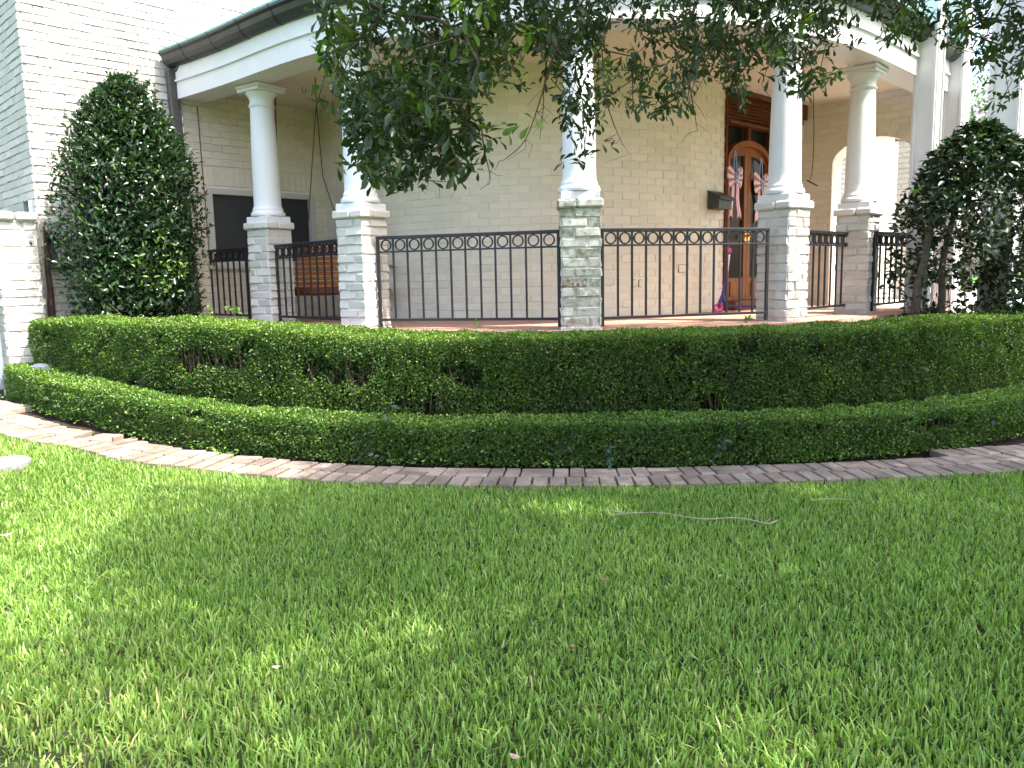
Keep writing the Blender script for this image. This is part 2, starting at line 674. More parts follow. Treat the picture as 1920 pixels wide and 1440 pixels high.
def brick_run(mb, f, u0, u1, z0, z1, opening=None, depth=.009, jitter=.0025, phase=0.0, curved=False, tintfn=None, step=.12, soldier=None, inset=.007):
    """bricks and their backing on the surface f(u, z, out); opening(z) -> (ua, ub) or None"""
    # backing in rows, so that openings stay clear
    nrow = int(math.ceil((z1 - z0) / COURSE - 1e-6))
    for i in range(nrow):
        za, zb = z0 + i * COURSE, min(z0 + (i + 1) * COURSE, z1)
        zm = (za + zb) / 2
        spans = [(u0, u1)]
        o = opening(zm) if opening else None
        if o:
            spans = [(u0, min(o[0], u1)), (max(o[1], u0), u1)]
        for a, b in spans:
            if b - a < .004:
                continue
            k = max(1, int((b - a) / step)) if curved else 1
            vs, fs = [], []
            for j in range(k + 1):
                u = a + (b - a) * j / k
                vs += [f(u, za, 0), f(u, zb, 0)]
            fs = [(2 * j, 2 * j + 2, 2 * j + 3, 2 * j + 1) for j in range(k)]
            mb.add(vs, fs, 0, .45)
            u = a - BRICK + ((i % 2) * .5 * BRICK + phase) % BRICK
            while u < b:
                L = BRICK
                ua, ub = u + .004, u + L - .004
                u += L
                ua, ub = max(ua, a), min(ub, b)
                if ub - ua < .03:
                    continue
                if soldier and soldier[2] < zm < soldier[3] and ub > soldier[0] and ua < soldier[1]:
                    continue
                _brick(mb, f, ua, ub, za + .004, zb - .004, depth, jitter, tintfn, inset)
    if soldier:
        n = int((soldier[1] - soldier[0]) / .085)
        for k in range(n):
            ua = soldier[0] + k * (soldier[1] - soldier[0]) / n
            _brick(mb, f, ua + .004, ua + (soldier[1] - soldier[0]) / n - .004, soldier[2] + .004, soldier[3] - .004, depth, jitter, tintfn, inset)


def _brick(mb, f, ua, ub, za, zb, depth, jit, tintfn=None, inset=.007):
    d = depth + random.uniform(-jit, jit)
    tu, tz = random.uniform(-jit, jit), random.uniform(-jit, jit)
    j = lambda: random.uniform(-jit, jit) * .9
    o = [(ua + j(), za + j()), (ub + j(), za + j()), (ub + j(), zb + j()), (ua + j(), zb + j())]
    cu, cz = (ua + ub) / 2, (za + zb) / 2
    inn = []
    for (u, z), su, sz in zip(o, (-1, 1, 1, -1), (-1, -1, 1, 1)):
        inn.append((u - su * inset, z - sz * inset * .8, max(.002, d + su * tu + sz * tz)))
    vs = [f(u, z, -.002) for u, z in o] + [f(u, z, h) for u, z, h in inn]
    t = tintfn(cu, cz) if tintfn else random.random()
    mb.add(vs, [(4, 5, 6, 7), (0, 1, 5, 4), (1, 2, 6, 5), (2, 3, 7, 6), (3, 0, 4, 7)], 0, t)


def plane_f(p, e, n):
    p, e, n = np.array(p, float), np.array(e, float), np.array(n, float)
    return lambda u, z, d: (p[0] + e[0] * u + n[0] * d, p[1] + e[1] * u + n[1] * d, z)


# ================================================================== SETTING
# ground, lawn, brick path, planting bed
FLOOR = 0.92
near_px = [(-420, 700), (-200, 762), (0, 818), (130, 843), (230, 868), (400, 889), (600, 908), (800, 917), (1000, 919), (1200, 918), (1400, 913), (1600, 906), (1760, 899), (1920, 890), (2150, 872), (2400, 845)]
far_px = [(-150, 690), (10, 747), (83, 777), (167, 800), (250, 823), (333, 840), (417, 853), (567, 866), (800, 877), (1000, 880), (1200, 879), (1480, 873), (1613, 863), (1747, 850), (1913, 822)]
near_pts = [on_ground(x, y)[:2] for x, y in near_px]
far_pts = [on_ground(x, y)[:2] for x, y in far_px]
far_pts += [np.array([5.1, 6.95]), np.array([6.2, 7.75])]
NEAR = Curve2(near_pts)
FAR = Curve2(far_pts)


def near_y(x):
    o = np.argsort(NEAR.P[:, 0])
    return np.interp(x, NEAR.P[o, 0], NEAR.P[o, 1])


def far_y(x):
    o = np.argsort(FAR.P[:, 0])
    return np.interp(x, FAR.P[o, 0], FAR.P[o, 1])


mb = MB()
mb.add([(-300, -300, -.12), (300, -300, -.12), (300, 300, -.12), (-300, 300, -.12)], [(0, 1, 2, 3)])
tag(mb.build('ground', M_GROUND), kind='structure')

# lawn sheet up to the brick edge, following the gentle rise
mb = MB()
xs = np.linspace(-9, 9, 73)
tt = np.linspace(0, 1, 40)
vs, fs = [], []
for i, x in enumerate(xs):
    for j, t in enumerate(tt):
        y = -4 + t * (float(near_y(x)) + .06 + 4)
        vs.append((x, y, float(ground_z(x, y)) - .006))
for i in range(len(xs) - 1):
    for j in range(len(tt) - 1):
        a = i * len(tt) + j
        fs.append((a, a + len(tt), a + len(tt) + 1, a + 1))
mb.add(vs, fs)
tag(mb.build('lawn_soil', M_LAWN, smooth_=True), kind='structure')


def bed_z(x, y):
    d = np.asarray(y) - far_y(x)
    return ground_z(x, y) + (.10 + .22 * smooth((-np.asarray(x) + 1) / 3.5)) * smooth((d - .15) / .9)


mb = MB()
vs, fs = [], []
xs = np.linspace(-8, 9, 86)
tt = np.linspace(0, 1, 26)
for x in xs:
    for t in tt:
        y = float(near_y(x)) - .02 + t * 4.2
        vs.append((x, y, float(bed_z(x, y)) - .012 + .02 * (random.random() - .5) * (t > .1)))
for i in range(len(xs) - 1):
    for j in range(len(tt) - 1):
        a = i * len(tt) + j
        fs.append((a, a + len(tt), a + len(tt) + 1, a + 1))
mb.add(vs, fs)
tag(mb.build('planting_bed', M_SOIL, smooth_=True), kind='structure')

# the path: a row of headers towards the lawn, then a basket-weave row towards the hedge
mb = MB()
PW, PL = .115, .235


def paver(s0, s1, o0, o1, tint):
    g = .0075
    p, t = NEAR.at((s0 + s1) / 2, (o0 + o1) / 2)
    ang = math.atan2(t[1], t[0]) + random.uniform(-.012, .012)
    z = float(ground_z(p[0], p[1]))
    w = s1 - s0
    mb.box((p[0], p[1], z + .004 + random.uniform(-.004, .004)), (w - 2 * g, (o1 - o0) - 2 * g, .06), ang, bev=.006, tint=tint)


s = 0.0
while s < NEAR.L - .3:
    paver(s, s + PW, 0, PL, random.random())
    s += PW
s, k = 0.0, 0
while s < NEAR.L - .3:
    if k % 2 == 0:
        paver(s, s + PL, PL, PL + PW, random.random())
        paver(s, s + PL, PL + PW, 2 * PL, random.random())
        s += PL
    else:
        paver(s, s + PW, PL, 2 * PL, random.random())
        paver(s + PW, s + 2 * PW, PL, 2 * PL, random.random())
        s += 2 * PW
    k += 1
s = .05
while s < NEAR.L - .3:                                            # a third row where the path is wider
    q, _ = NEAR.at(s + PW / 2, 2.92 * PL)
    if q[1] < float(far_y(q[0])) - .01:
        paver(s, s + PW, 2 * PL, 3 * PL, random.random())
    s += PW
tag(mb.build('path', M_PAVER), kind='structure')

# ================================================================== HOUSE
house = thing('house', 'cream painted brick house with a rounded columned porch and arched wooden doors', 'house', (0.5, 12.0, 0.0))
S2 = math.sqrt(.5)
LP = np.array([-5.085, 8.715])           # outer corner of the left wing
LE, LN = np.array([S2, S2]), np.array([S2, -S2])
RP = np.array([4.222, 11.645])           # where the right-hand porch wall meets the door wall
RE = np.array([.714, -.700])
RN = np.array([-.700, -.714])
DP_, DE, DN = np.array([2.757, 10.297]), np.array([.741, .671]), np.array([.671, -.741])

f_left = plane_f(LP, LE, LN)
f_lside = plane_f(LP, np.array([-S2, S2]), np.array([-S2, -S2]))
f_right = plane_f(RP, RE, RN)

# left wing front wall, with the screened window
WU0, WU1, WZ0, WZ1 = 1.885, 3.41, 1.631, 2.588
U_JOIN = 1.66                             # the porch starts here; the sheltered part is painted tan
mb = MB()
brick_run(mb, f_left, 0.0, U_JOIN, 0.0, 7.4, phase=.02, depth=.014, jitter=.0045, inset=.005)
brick_run(mb, f_left, U_JOIN, 8.6, 3.90, 7.4, phase=.1, depth=.014, jitter=.0045, inset=.005)
mb.build('wall', M_WALL, house, label='sunlit two storey brick wall of the left wing')
mb = MB()
brick_run(mb, f_lside, 0.0, 4.0, 0.0, 7.4, opening=lambda z: (.16, .56) if 1.827 < z < 2.349 else None, phase=.1, depth=.012, jitter=.0045, inset=.005)
mb.build('wall', M_WALL, house, label='shaded end wall of the left wing')
mb = MB()
brick_run(mb, f_left, U_JOIN + .002, 3.66, 0.5, 3.72, opening=lambda z: (WU0, WU1) if WZ0 < z < WZ1 else None, phase=.1,
          soldier=(WU0 - .06, WU1 + .06, WZ1 + .02, WZ1 + .25))
mb.build('wall', M_TAN, house, label='porch wall with the dark screened window')


def slab(mb, f, u0, u1, z0, z1, d0, d1, mi=0, tint=.5):
    vs = [f(u, z, d) for d in (d0, d1) for z in (z0, z1) for u in (u0, u1)]
    mb.add(vs, [(0, 1, 3, 2), (4, 6, 7, 5), (0, 4, 5, 1), (2, 3, 7, 6), (0, 2, 6, 4), (1, 5, 7, 3)], mi, tint)


mb = MB()
t_ = .075
slab(mb, f_left, WU0 + .002, WU0 + t_, WZ0 + .002, WZ1 - .002, -.10, .014)
slab(mb, f_left, WU1 - t_, WU1 - .002, WZ0 + .002, WZ1 - .002, -.10, .014)
slab(mb, f_left, WU0 + t_ + .001, WU1 - t_ - .001, WZ1 - t_, WZ1 - .001, -.10, .004)
slab(mb, f_left, WU0 + t_ + .001, WU1 - t_ - .001, WZ0 + .003, WZ0 + .05, -.10, .012)
win = mb.build('window', M_TRIM, house)
mb = MB()
slab(mb, f_left, WU0 + t_ + .002, WU1 - t_ - .002, WZ0 + .052, WZ1 - t_ - .002, -.055, -.045)
mb.build('screen', M_SCREEN, win)
mb = MB()
slab(mb, f_left, WU0 - .04, WU1 + .04, WZ0 - .05, WZ0 - .002, .012, .06)
mb.build('sill', M_TRIM, win)

# small opening with a brown panel in the shaded end wall
mb = MB()
slab(mb, f_lside, .150, .570, 1.80, 2.37, -.16, -.12)
mb.build('window', M_WOODD, house, label='small brown louvred opening in the shaded end wall')

# rounded stair-hall wall
drum = Curve2([(-2.56, 11.28), (-2.03, 10.52), (-1.47, 9.88), (-.90, 9.46), (-.36, 9.17), (.35, 8.99), (1.05, 9.04), (1.82, 9.42), (2.36, 9.88), (2.752, 10.292)], 20)


def f_drum(u, z, d):
    p, t = drum.at(u, -d)
    return (p[0], p[1], z)


mb = MB()
brick_run(mb, f_drum, 0, drum.L, 0.5, 3.72, curved=True, phase=.07, depth=.006, jitter=.003, inset=.006)
mb.build('wall', M_TAN, house, label='rounded tan brick wall at the back of the porch')

# painted-over outlet plates on the rounded wall
for (x0, y0, x1, y1, lab) in ((1268, 497, 1290, 510, 'brick sized painted blank plate on the rounded wall'), (1187, 525, 1192, 537, 'left slot of a painted double outlet'), (1196, 525, 1201, 537, 'right slot of a painted double outlet')):
    best = min(np.linspace(0, drum.L, 400), key=lambda u: abs(to_px(np.array(f_drum(u, 1.45, 0)))[0][0] - (x0 + x1) / 2))
    cpt = np.array(f_drum(best, 1.45, 0))
    sc = cpt[1] / F_PX
    zc_ = EYE - ((y0 + y1) / 2 - to_px(np.array([[cpt[0], cpt[1], EYE]]))[1][0]) * sc
    hw2, hh2 = (x1 - x0) / 2 * sc, (y1 - y0) / 2 * sc
    mb = MB()
    slab(mb, f_drum, best - hw2, best + hw2, zc_ - hh2, zc_ + hh2, .002, .016)
    slab(mb, f_drum, best - hw2 - .006, best + hw2 + .006, zc_ - hh2 - .006, zc_ + hh2 + .006, .001, .0085, 1)
    mb.build('wall_plate', [M_TAN, M_DOWN], house, label=lab)

# right-hand porch wall with the arched passage
AU = [float((on_plane(1557, 430, (RP[0], RP[1], 0), (RN[0], RN[1], 0))[:2] - RP) @ RE)]
A0, A1 = AU[0], AU[0] + 1.08
ASP, ATOP = 2.86, 3.17


def arch(z):
    if z < ASP:
        return (A0, A1)
    if z < ATOP:
        w = (A1 - A0) / 2 * math.sqrt(max(0, 1 - ((z - ASP) / (ATOP - ASP)) ** 2))
        c = (A0 + A1) / 2
        return (c - w, c + w)
    return None


RLEN = 2.02
mb = MB()
brick_run(mb, f_right, 0.0, RLEN, 0.5, 3.72, opening=lambda z: arch(z - .043), phase=.03, depth=.006)
cA, aA, bA = (A0 + A1) / 2, (A1 - A0) / 2, ATOP - ASP
for k in range(15):
    t0, t1 = PI * k / 15 + .006, PI * (k + 1) / 15 - .006
    q = [(cA - aA * math.cos(t0), ASP + bA * math.sin(t0)), (cA - aA * math.cos(t1), ASP + bA * math.sin(t1)),
         (cA - (aA + .16) * math.cos(t1), ASP + (bA + .16) * math.sin(t1)), (cA - (aA + .16) * math.cos(t0), ASP + (bA + .16) * math.sin(t0))]
    d_ = .010 + random.uniform(-.002, .002)
    mb.add([f_right(u, z, -.02) for u, z in q] + [f_right(u, z, d_) for u, z in q], [(4, 5, 6, 7), (0, 1, 5, 4), (1, 2, 6, 5), (2, 3, 7, 6), (3, 0, 4, 7)], 0, random.random())
# reveals of the passage
prev = None
c_ = (A0 + A1) / 2
jamb = [(A0, .5), (A0, ASP)] + [(c_ - (A1 - A0) / 2 * math.cos(a), ASP + (ATOP - ASP) * math.sin(a)) for a in np.linspace(.15, PI - .15, 14)] + [(A1, ASP), (A1, .5)]
vs, fs = [], []
for u, z in jamb:
    vs += [f_right(u, z, .004), f_right(u, z, -.30)]
fs = [(2 * i, 2 * i + 2, 2 * i + 3, 2 * i + 1) for i in range(len(jamb) - 1)]
mb.add(vs, fs)
mb.build('wall', M_TAN, house, label='tan brick wall with the arched passage')
mb = MB()
f_rback = plane_f(RP - RN * .30 + RE * RLEN, -RE, -RN)
brick_run(mb, f_rback, 0, RLEN, .5, 7.4, opening=lambda z: (lambda o: (RLEN - o[1], RLEN - o[0]) if o else None)(arch(z)))
f_rend = plane_f(RP + RE * RLEN, np.array([.700, .714]), RE)
brick_run(mb, f_rend, 0, .30, .5, 7.4)
mb.build('wall', M_WALL, house, label='back of the passage wall')
mb = MB()
fru = plane_f(RP - RE * 4.5, RE, RN)
brick_run(mb, fru, 0, 4.5 + RLEN, 3.95, 7.4, opening=lambda z: (5.75, 6.25) if 4.3 < z < 6.0 else None)
mb.build('wall', M_WALL, house, label='upper storey wall above the porch roof on the right')
mb = MB()
slab(mb, fru, 5.755, 6.245, 4.305, 5.995, -.12, -.08)
uw = mb.build('window', M_GLASS, house, label='upper storey window above the porch roof')

# short wall between the doors and the right-hand wall, and the wall above the doors
f_door = plane_f(DP_, DE, DN)
SUR = 1.52                                # width of the timber surround
DOORL = float(np.linalg.norm(RP - DP_))
mb = MB()
brick_run(mb, f_door, SUR + .002, DOORL - .004, .5, 3.72)
mb.build('wall', M_TAN, house, label='narrow brick return beside the doors')

# door joinery
DC, DHW = .545, .53                       # centre and half width of the arched opening
SILL = 1.035
ARISE, ASPR = .30, 2.80                   # rise and springing of the arch


def arc_z(u, hw, rise, spr):
    return spr + rise * math.sqrt(max(0, 1 - ((u - DC) / hw) ** 2))


door = thing('door', None, None, (DP_[0] - house.location[0], DP_[1] - house.location[1], 0))
door.parent = house
door['label'] = 'arched double doors in stained timber surround'
mb = MB()
slab(mb, f_door, -.012, .014, .93, 3.70, -.06, .035)              # left jamb
slab(mb, f_door, DC + DHW + .012, DC + DHW + .07, .93, 3.27, -.06, .035)
slab(mb, f_door, SUR - .06, SUR, .93, 3.27, -.06, .035)
slab(mb, f_door, DC - .03, DC + .03, 3.11, 3.268, -.05, .02)      # little mullion over the arch
slab(mb, f_door, .016, SUR, 3.27, 3.30, -.06, .07)                # lintel moulding
mb.build('surround', M_WOODD, door)
mb = MB()
for i in range(8):                                                # louvred boards above the lintel
    z = 3.302 + i * .042
    vs = [f_door(u, zz, d) for (zz, d) in ((z, .045), (z + .040, .022), (z + .040, -.03), (z, -.03)) for u in (.016, SUR)]
    mb.add(vs, [(0, 1, 3, 2), (2, 3, 5, 4), (4, 5, 7, 6), (6, 7, 1, 0), (0, 2, 4, 6), (1, 7, 5, 3)], 0, random.uniform(.3, .9))
slab(mb, f_door, .016, SUR, 3.639, 3.705, -.03, .075, tint=.4)
mb.build('louvre_panel', M_WOODD, door)
mb = MB()
slab(mb, f_door, SUR + .004, DOORL - .10, 3.50, 3.70, .012, .11)
slab(mb, f_door, SUR + .004, DOORL - .13, 3.44, 3.498, .012, .07)
mb.build('cornice', M_WOODD, door)
mb = MB()
slab(mb, f_door, -.05, SUR + .06, .95, 3.40, -.12, -.09)
mb.build('transom_glass', M_GLASS, door)
mb = MB()                                                         # arched head band and its legs
pts_o, pts_i = [], []
for a in np.linspace(0, PI, 30):
    pts_o.append((DC - DHW * math.cos(a), ASPR + ARISE * math.sin(a)))
    pts_i.append((DC - (DHW - .05) * math.cos(a), ASPR + (ARISE - .075) * math.sin(a)))
pts_o = [(DC - DHW, SILL)] + pts_o + [(DC + DHW, SILL)]
pts_i = [(DC - DHW + .05, SILL)] + pts_i + [(DC + DHW - .05, SILL)]
vs = []
for (uo, zo), (ui, zi) in zip(pts_o, pts_i):
    vs += [f_door(uo, zo, .045), f_door(ui, zi, .045), f_door(ui, zi, -.07), f_door(uo, zo, -.07)]
fs = []
for i in range(len(pts_o) - 1):
    for j in range(4):
        a, b = 4 * i + j, 4 * i + (j + 1) % 4
        fs.append((a, b, b + 4, a + 4))
mb.add(vs, fs, 0, .7)
mb.build('arched_frame', M_WOOD, door)
for sgn in (-1, 1):
    mb = MB()
    ui, uo = DC + sgn * .004, DC + sgn * (DHW - .052)
    st = .075
    hw, rs = DHW - .052, ARISE - .077
    slab(mb, f_door, min(ui, ui + sgn * st), max(ui, ui + sgn * st), SILL + .002, arc_z(DC + .075, hw, rs, ASPR), -.05, .005, tint=.9)
    slab(mb, f_door, min(uo, uo - sgn * .05), max(uo, uo - sgn * .05), SILL + .002, ASPR + .02, -.05, .004, tint=.6)
    a, b = sorted((ui + sgn * (st + .001), uo - sgn * .051))
    slab(mb, f_door, a, b, SILL + .002, 1.33, -.05, .0, tint=.7)
    slab(mb, f_door, a + .04, b - .04, SILL + .06, 1.28, .0015, .012, tint=.9)
    n = 12
    us = np.linspace(ui + sgn * (st + .001), uo, n)
    vs = []
    for u in us:
        zt = arc_z(u, hw + .004, rs, ASPR)
        zb = arc_z(u, hw + .06, rs, ASPR - .11)
        vs += [f_door(u, zt, .003), f_door(u, zb, .003), f_door(u, zb, -.05), f_door(u, zt, -.05)]
    fs = []
    for i in range(n - 1):
        for j in range(4):
            p, q = 4 * i + j, 4 * i + (j + 1) % 4
            fs.append((p, q, q + 4, p + 4))
    mb.add(vs, fs, 0, .5)
    mb.build('door_leaf', M_WOOD, door)
    mb = MB()
    slab(mb, f_door, min(uo, ui + sgn * st), max(uo, ui + sgn * st), 1.332, ASPR + .2, -.035, -.028)
    mb.build('glass', M_GLASS, door)
    mb = MB()
    c = f_door(DC + sgn * .04, 1.88, .0)
    mb.tube([f_door(DC + sgn * .04, 1.88, .006), f_door(DC + sgn * .04, 1.88, .05)], .012, 8)
    mb.tube([f_door(DC + sgn * .04, 1.88, .046), f_door(DC + sgn * .04, 1.885, .072), f_door(DC + sgn * .04, 1.89, .085)], [.018, .028, .012], 10)
    slab(mb, f_door, DC + sgn * .04 - .02, DC + sgn * .04 + .02, 1.78, 1.98, .0055, .010)
    mb.build('handle', M_BRASS, door, smooth_=True)
mb = MB()
slab(mb, f_door, -.01, SUR, FLOOR + .002, SILL - .002, -.12, .20)
mb.build('step', M_WOODD, door, label='dark timber threshold step')

# porch plan
COLS = [(-2.745, 9.21), (-1.44, 7.88), (.640, 7.26), (2.69, 7.86), (3.90, 8.96)]
CANG = [-35, -34, -91.5, -53, -42]
W0 = LP + LE * 1.71
W1 = np.array([5.50, 10.42])
def bspline(P, n=14):
    P = [np.array(p, float) for p in P]
    P = [2 * P[0] - P[1]] + P + [2 * P[-1] - P[-2]]
    out = []
    for i in range(len(P) - 3):
        for k in range(n):
            t = k / n
            out.append(((1 - t) ** 3 * P[i] + (3 * t ** 3 - 6 * t * t + 4) * P[i + 1] + (-3 * t ** 3 + 3 * t * t + 3 * t + 1) * P[i + 2] + t ** 3 * P[i + 3]) / 6)
    return np.array(out)


bctrl = [W0, (-2.86, 9.13), (-1.50, 7.74), (.63, 7.02), (2.78, 7.68), (3.98, 8.86), tuple(W1), (6.0, 11.05)]
beam_c = Curve2(bspline(bctrl), 2)
Ls = float(beam_c.S[beam_c.S <= beam_c.L][-1])
bs = np.linspace(.05, Ls - .75, 90)
bp, bt = beam_c.at(bs)
bpath = [(p, np.array([t[1], -t[0]])) for p, t in zip(bp, bt)]


def inner(off, k=1):
    return [(p[0] - o[0] * off, p[1] - o[1] * off) for p, o in bpath[::k]]


mb = MB()
mb.prism([tuple(p) for p in inner(-.30, 2)] + [(5.4, 10.2), (4.3, 11.8), (-2.4, 11.5), (-3.6, 10.2)], .12, FLOOR)
mb.build('porch_floor', M_TILE, house)
mb = MB()
mb.prism([tuple(p) for p in inner(.14, 2)] + [(5.3, 10.3), (4.3, 11.75), (-2.5, 11.4), (-3.7, 10.05)], 3.70, 3.78)
mb.build('porch_ceiling', M_CEIL, house)
mb = MB()
beam_path = bpath[:]
p_, t_2 = beam_c.at(.12)
beam_path[0] = (p_, np.array([t_2[1], -t_2[0]]))
beam_path = [q for i, q in enumerate(beam_path) if i == 0 or bs[i] > .13]
mb.sweep(beam_path, [(-.17, 3.575), (.165, 3.575), (.165, 3.76), (.19, 3.765), (.19, 3.785), (.172, 3.795), (.172, 3.955), (-.17, 3.955)])
mb.build('beam', M_WHITE, house)
mb = MB()
mb.sweep(bpath, [(.175, 3.93), (.21, 3.93), (.25, 3.95), (.285, 3.99), (.30, 4.04), (.33, 4.06), (.33, 4.085), (.175, 4.085)])
for s_ in np.arange(.5, Ls - .8, .62):                             # soldered joints
    p, t = beam_c.at(s_)
    o = np.array([t[1], -t[0]])
    prof = [(.17, 3.926), (.213, 3.926), (.254, 3.946), (.289, 3.988), (.304, 4.038), (.334, 4.058), (.334, 4.089), (.17, 4.089)]
    mb.sweep([(p - t * .012, o), (p + t * .012, o)], prof, tint=.9)
mb.build('gutter', M_GUTTER, house)
mb = MB()
mb.sweep(bpath, [(.18, 4.087), (.325, 4.087), (.325, 4.11), (.18, 4.14)])
mb.build('drip_edge', M_VERDI, house)
mb = MB()
rp = inner(-.18, 3)
rin = [(.9 + (p[0] - .9) * .45, 12.6 + (p[1] - 12.6) * .45) for p in rp]
vs = [(p[0], p[1], 4.14) for p in rp] + [(p[0], p[1], 4.75) for p in rin] + [(p[0], p[1], 3.98) for p in rp] + [(p[0], p[1], 4.6) for p in rin]
n = len(rp)
fs = []
for i in range(n - 1):
    fs += [(i, i + 1, n + i + 1, n + i), (2 * n + i, 3 * n + i, 3 * n + i + 1, 2 * n + i + 1), (i, 2 * n + i, 2 * n + i + 1, i + 1)]
mb.add(vs, fs)
mb.build('roof', M_VERDI, house, label='low copper porch roof')
mb = MB()
gp = W0 + LN * .14
for k in range(3):
    mb.box((gp[0] + .085 * k * S2 - .03, gp[1] + .085 * k * S2 - .03, 4.135 + .012 * k), (.075, .14, .07), PI / 4, bev=.006, tint=random.random())
mb.build('flashing', M_TILE, house, label='loose red bricks at the end of the gutter')

# downspout at the left end of the gutter
mb = MB()
dtop = LP + LE * 1.525 + LN * .075
dbot = LP + LE * 1.64 + LN * .075
a3, b3 = np.array([dtop[0], dtop[1], 3.90]), np.array([dbot[0], dbot[1], .45])
ez = unit(a3 - b3)
ex = np.array([LE[0], LE[1], 0])
ey = np.cross(ez, ex)
mb.box((a3 + b3) / 2, (.105, .10, float(np.linalg.norm(a3 - b3))), frame=(ex, ey, ez), bev=.012)
mb.sweep([(W0 + LE * (-.16) + LN * .02, LN), (W0 + LE * (-.02) + LN * .02, LN)], [(0, 3.86), (.16, 3.88), (.33, 4.06), (.33, 4.08), (0, 4.08)])
mb.box((LP[0] + LE[0] * 1.572 + LN[0] * .08, LP[1] + LE[1] * 1.572 + LN[1] * .08, 2.46), (.125, .125, .03), PI / 4, bev=.004)
mb.build('downspout', M_DOWN, house)

# small conduit on the porch wall
mb = MB()
mb.tube([f_left(1.845, 3.55, .02), f_left(1.85, 3.0, .02), f_left(1.862, 2.0, .02), f_left(1.87, 1.0, .02)], .006, 6)
mb.build('conduit', M_DOWN, house)

# columns on brick piers
PW_ = .355
for ci, ((cx, cy), ang) in enumerate(zip(COLS, CANG)):
    col_ = thing('porch_column', None, None, (cx - house.location[0], cy - house.location[1], 0))
    col_.parent = house
    col_['label'] = ['white column on a cream brick pier beside the dark window', 'white column on a cream brick pier right of the swing',
                     'white column on a mossy weathered brick pier', 'white column on a brick pier in front of the doors',
                     'white column on a brick pier before the arched passage'][ci]
    mb = MB()
    a = math.radians(ang)
    for q in range(4):
        nn = np.array([math.cos(a + q * PI / 2), math.sin(a + q * PI / 2)])
        ee = np.array([-nn[1], nn[0]])
        f = plane_f(np.array([cx, cy]) + nn * (PW_ / 2 - .012) - ee * PW_ / 2, ee, nn)
        brick_run(mb, f, 0.002, PW_ - .002, .43, 1.9949, depth=.012, jitter=.007, phase=.118 * (q % 2), inset=.011,
                  tintfn=(lambda u, z: 1.0 if (abs(z - 1.345) < .04 and u < .2) else random.uniform(0, .95)) if ci == 2 else None)
    mb.build('brick_pier', M_PIERW if ci == 2 else M_PIER, col_)
    mb = MB()
    for q in range(4):
        nn = np.array([math.cos(a + q * PI / 2), math.sin(a + q * PI / 2)])
        ee = np.array([-nn[1], nn[0]])
        for k in (0, 1):
            w = .41
            l = w * (.58 if (k + q) % 2 else .42)
            c0 = -w / 2 + (0 if k == 0 else w * (.42 if (1 + q) % 2 else .58))
            l0 = w * (.42 if (1 + q) % 2 else .58) if k == 0 else w - w * (.42 if (1 + q) % 2 else .58)
            pc = np.array([cx, cy]) + nn * (w / 2 - .06) + ee * (c0 + l0 / 2)
            mb.box((pc[0], pc[1], 2.034 + random.uniform(-.003, .003)), (.12, l0 - .004, .076 + random.uniform(-.006, .004)), a + q * PI / 2 + random.uniform(-.02, .02), bev=.014, tint=random.random())
    mb.build('pier_cap', M_PIERW if ci == 2 else M_PIER, col_)
    mb = MB()
    mb.box((cx, cy, 2.104), (.345, .345, .072), a, bev=.006)
    mb.build('plinth', M_WHITE, col_)
    mb = MB()
    prof = [(.165, 2.141), (.186, 2.145), (.192, 2.165), (.184, 2.188), (.172, 2.196), (.168, 2.204), (.170, 2.222), (.163, 2.232), (.156, 2.25)]
    for t in np.linspace(0, 1, 14):
        prof.append((.152 - .024 * (t ** 1.7), 2.26 + t * 1.07))
    prof += [(.142, 3.345), (.144, 3.36), (.130, 3.372), (.128, 3.42), (.136, 3.435), (.150, 3.462), (.168, 3.484), (.170, 3.497)]
    mb.lathe((cx, cy), prof, 48)
    mb.build('shaft', M_WHITE, col_, smooth_=True)
    mb = MB()
    mb.box((cx, cy, 3.515), (.37, .37, .034), a, bev=.005)
    mb.box((cx, cy, 3.553), (.40, .40, .040), a, bev=.012)
    mb.build('capital', M_WHITE, col_)

# tall portico posts on the right, with panelled edges
for (px, py), w, d2 in (((4.82, 9.2), .225, None), ((5.63, 10.1), .23, None), ((5.62, 8.95), .30, None)):
    c = np.array([px, py]) + np.array([0, 1]) * w * S2
    mb = MB()
    mb.box((c[0], c[1], 3.9), (w, w, 6.9), PI / 4, bev=.004)
    for q in range(4):
        aa = PI / 4 + q * PI / 2
        nn = np.array([math.cos(aa), math.sin(aa)])
        ee = np.array([-nn[1], nn[0]])
        for sg in (-1, 1):
            p = c + nn * (w / 2 + .008) + ee * sg * (w / 2 - .018)
            mb.box((p[0], p[1], 3.9), (.018, .034, 6.88), aa, bev=.003)
    mb.build('portico_post', M_WHITE, house, label='tall white square portico post')

# portico court beyond the arched passage
mb = MB()
fb = plane_f((5.6, 14.1), (S2, S2), (S2, -S2))
brick_run(mb, fb, -1.0, 3.5, .5, 6.0)
fp = plane_f((7.10, 13.55), (-S2, S2), (-S2, -S2))
brick_run(mb, fp, 0, .55, .5, 6.0)
fp2 = plane_f((7.10, 13.55), (S2, S2), (S2, -S2))
brick_run(mb, fp2, 0, .42, .5, 6.0)
mb.build('wall', M_WALL, house, label='sunlit white brick wall seen through the arch')
mb = MB()
slab(mb, fp2, .425, 1.6, .9, 5.0, -.1, -.02)
mb.build('door', M_SCREEN, house, label='dark doorway beyond the arch')
mb = MB()
mb.prism([(4.5, 11.9), (5.75, 10.3), (12, 10.8), (12, 18), (4.5, 18)], .3, .88)
mb.build('portico_floor', M_TRIM, house)

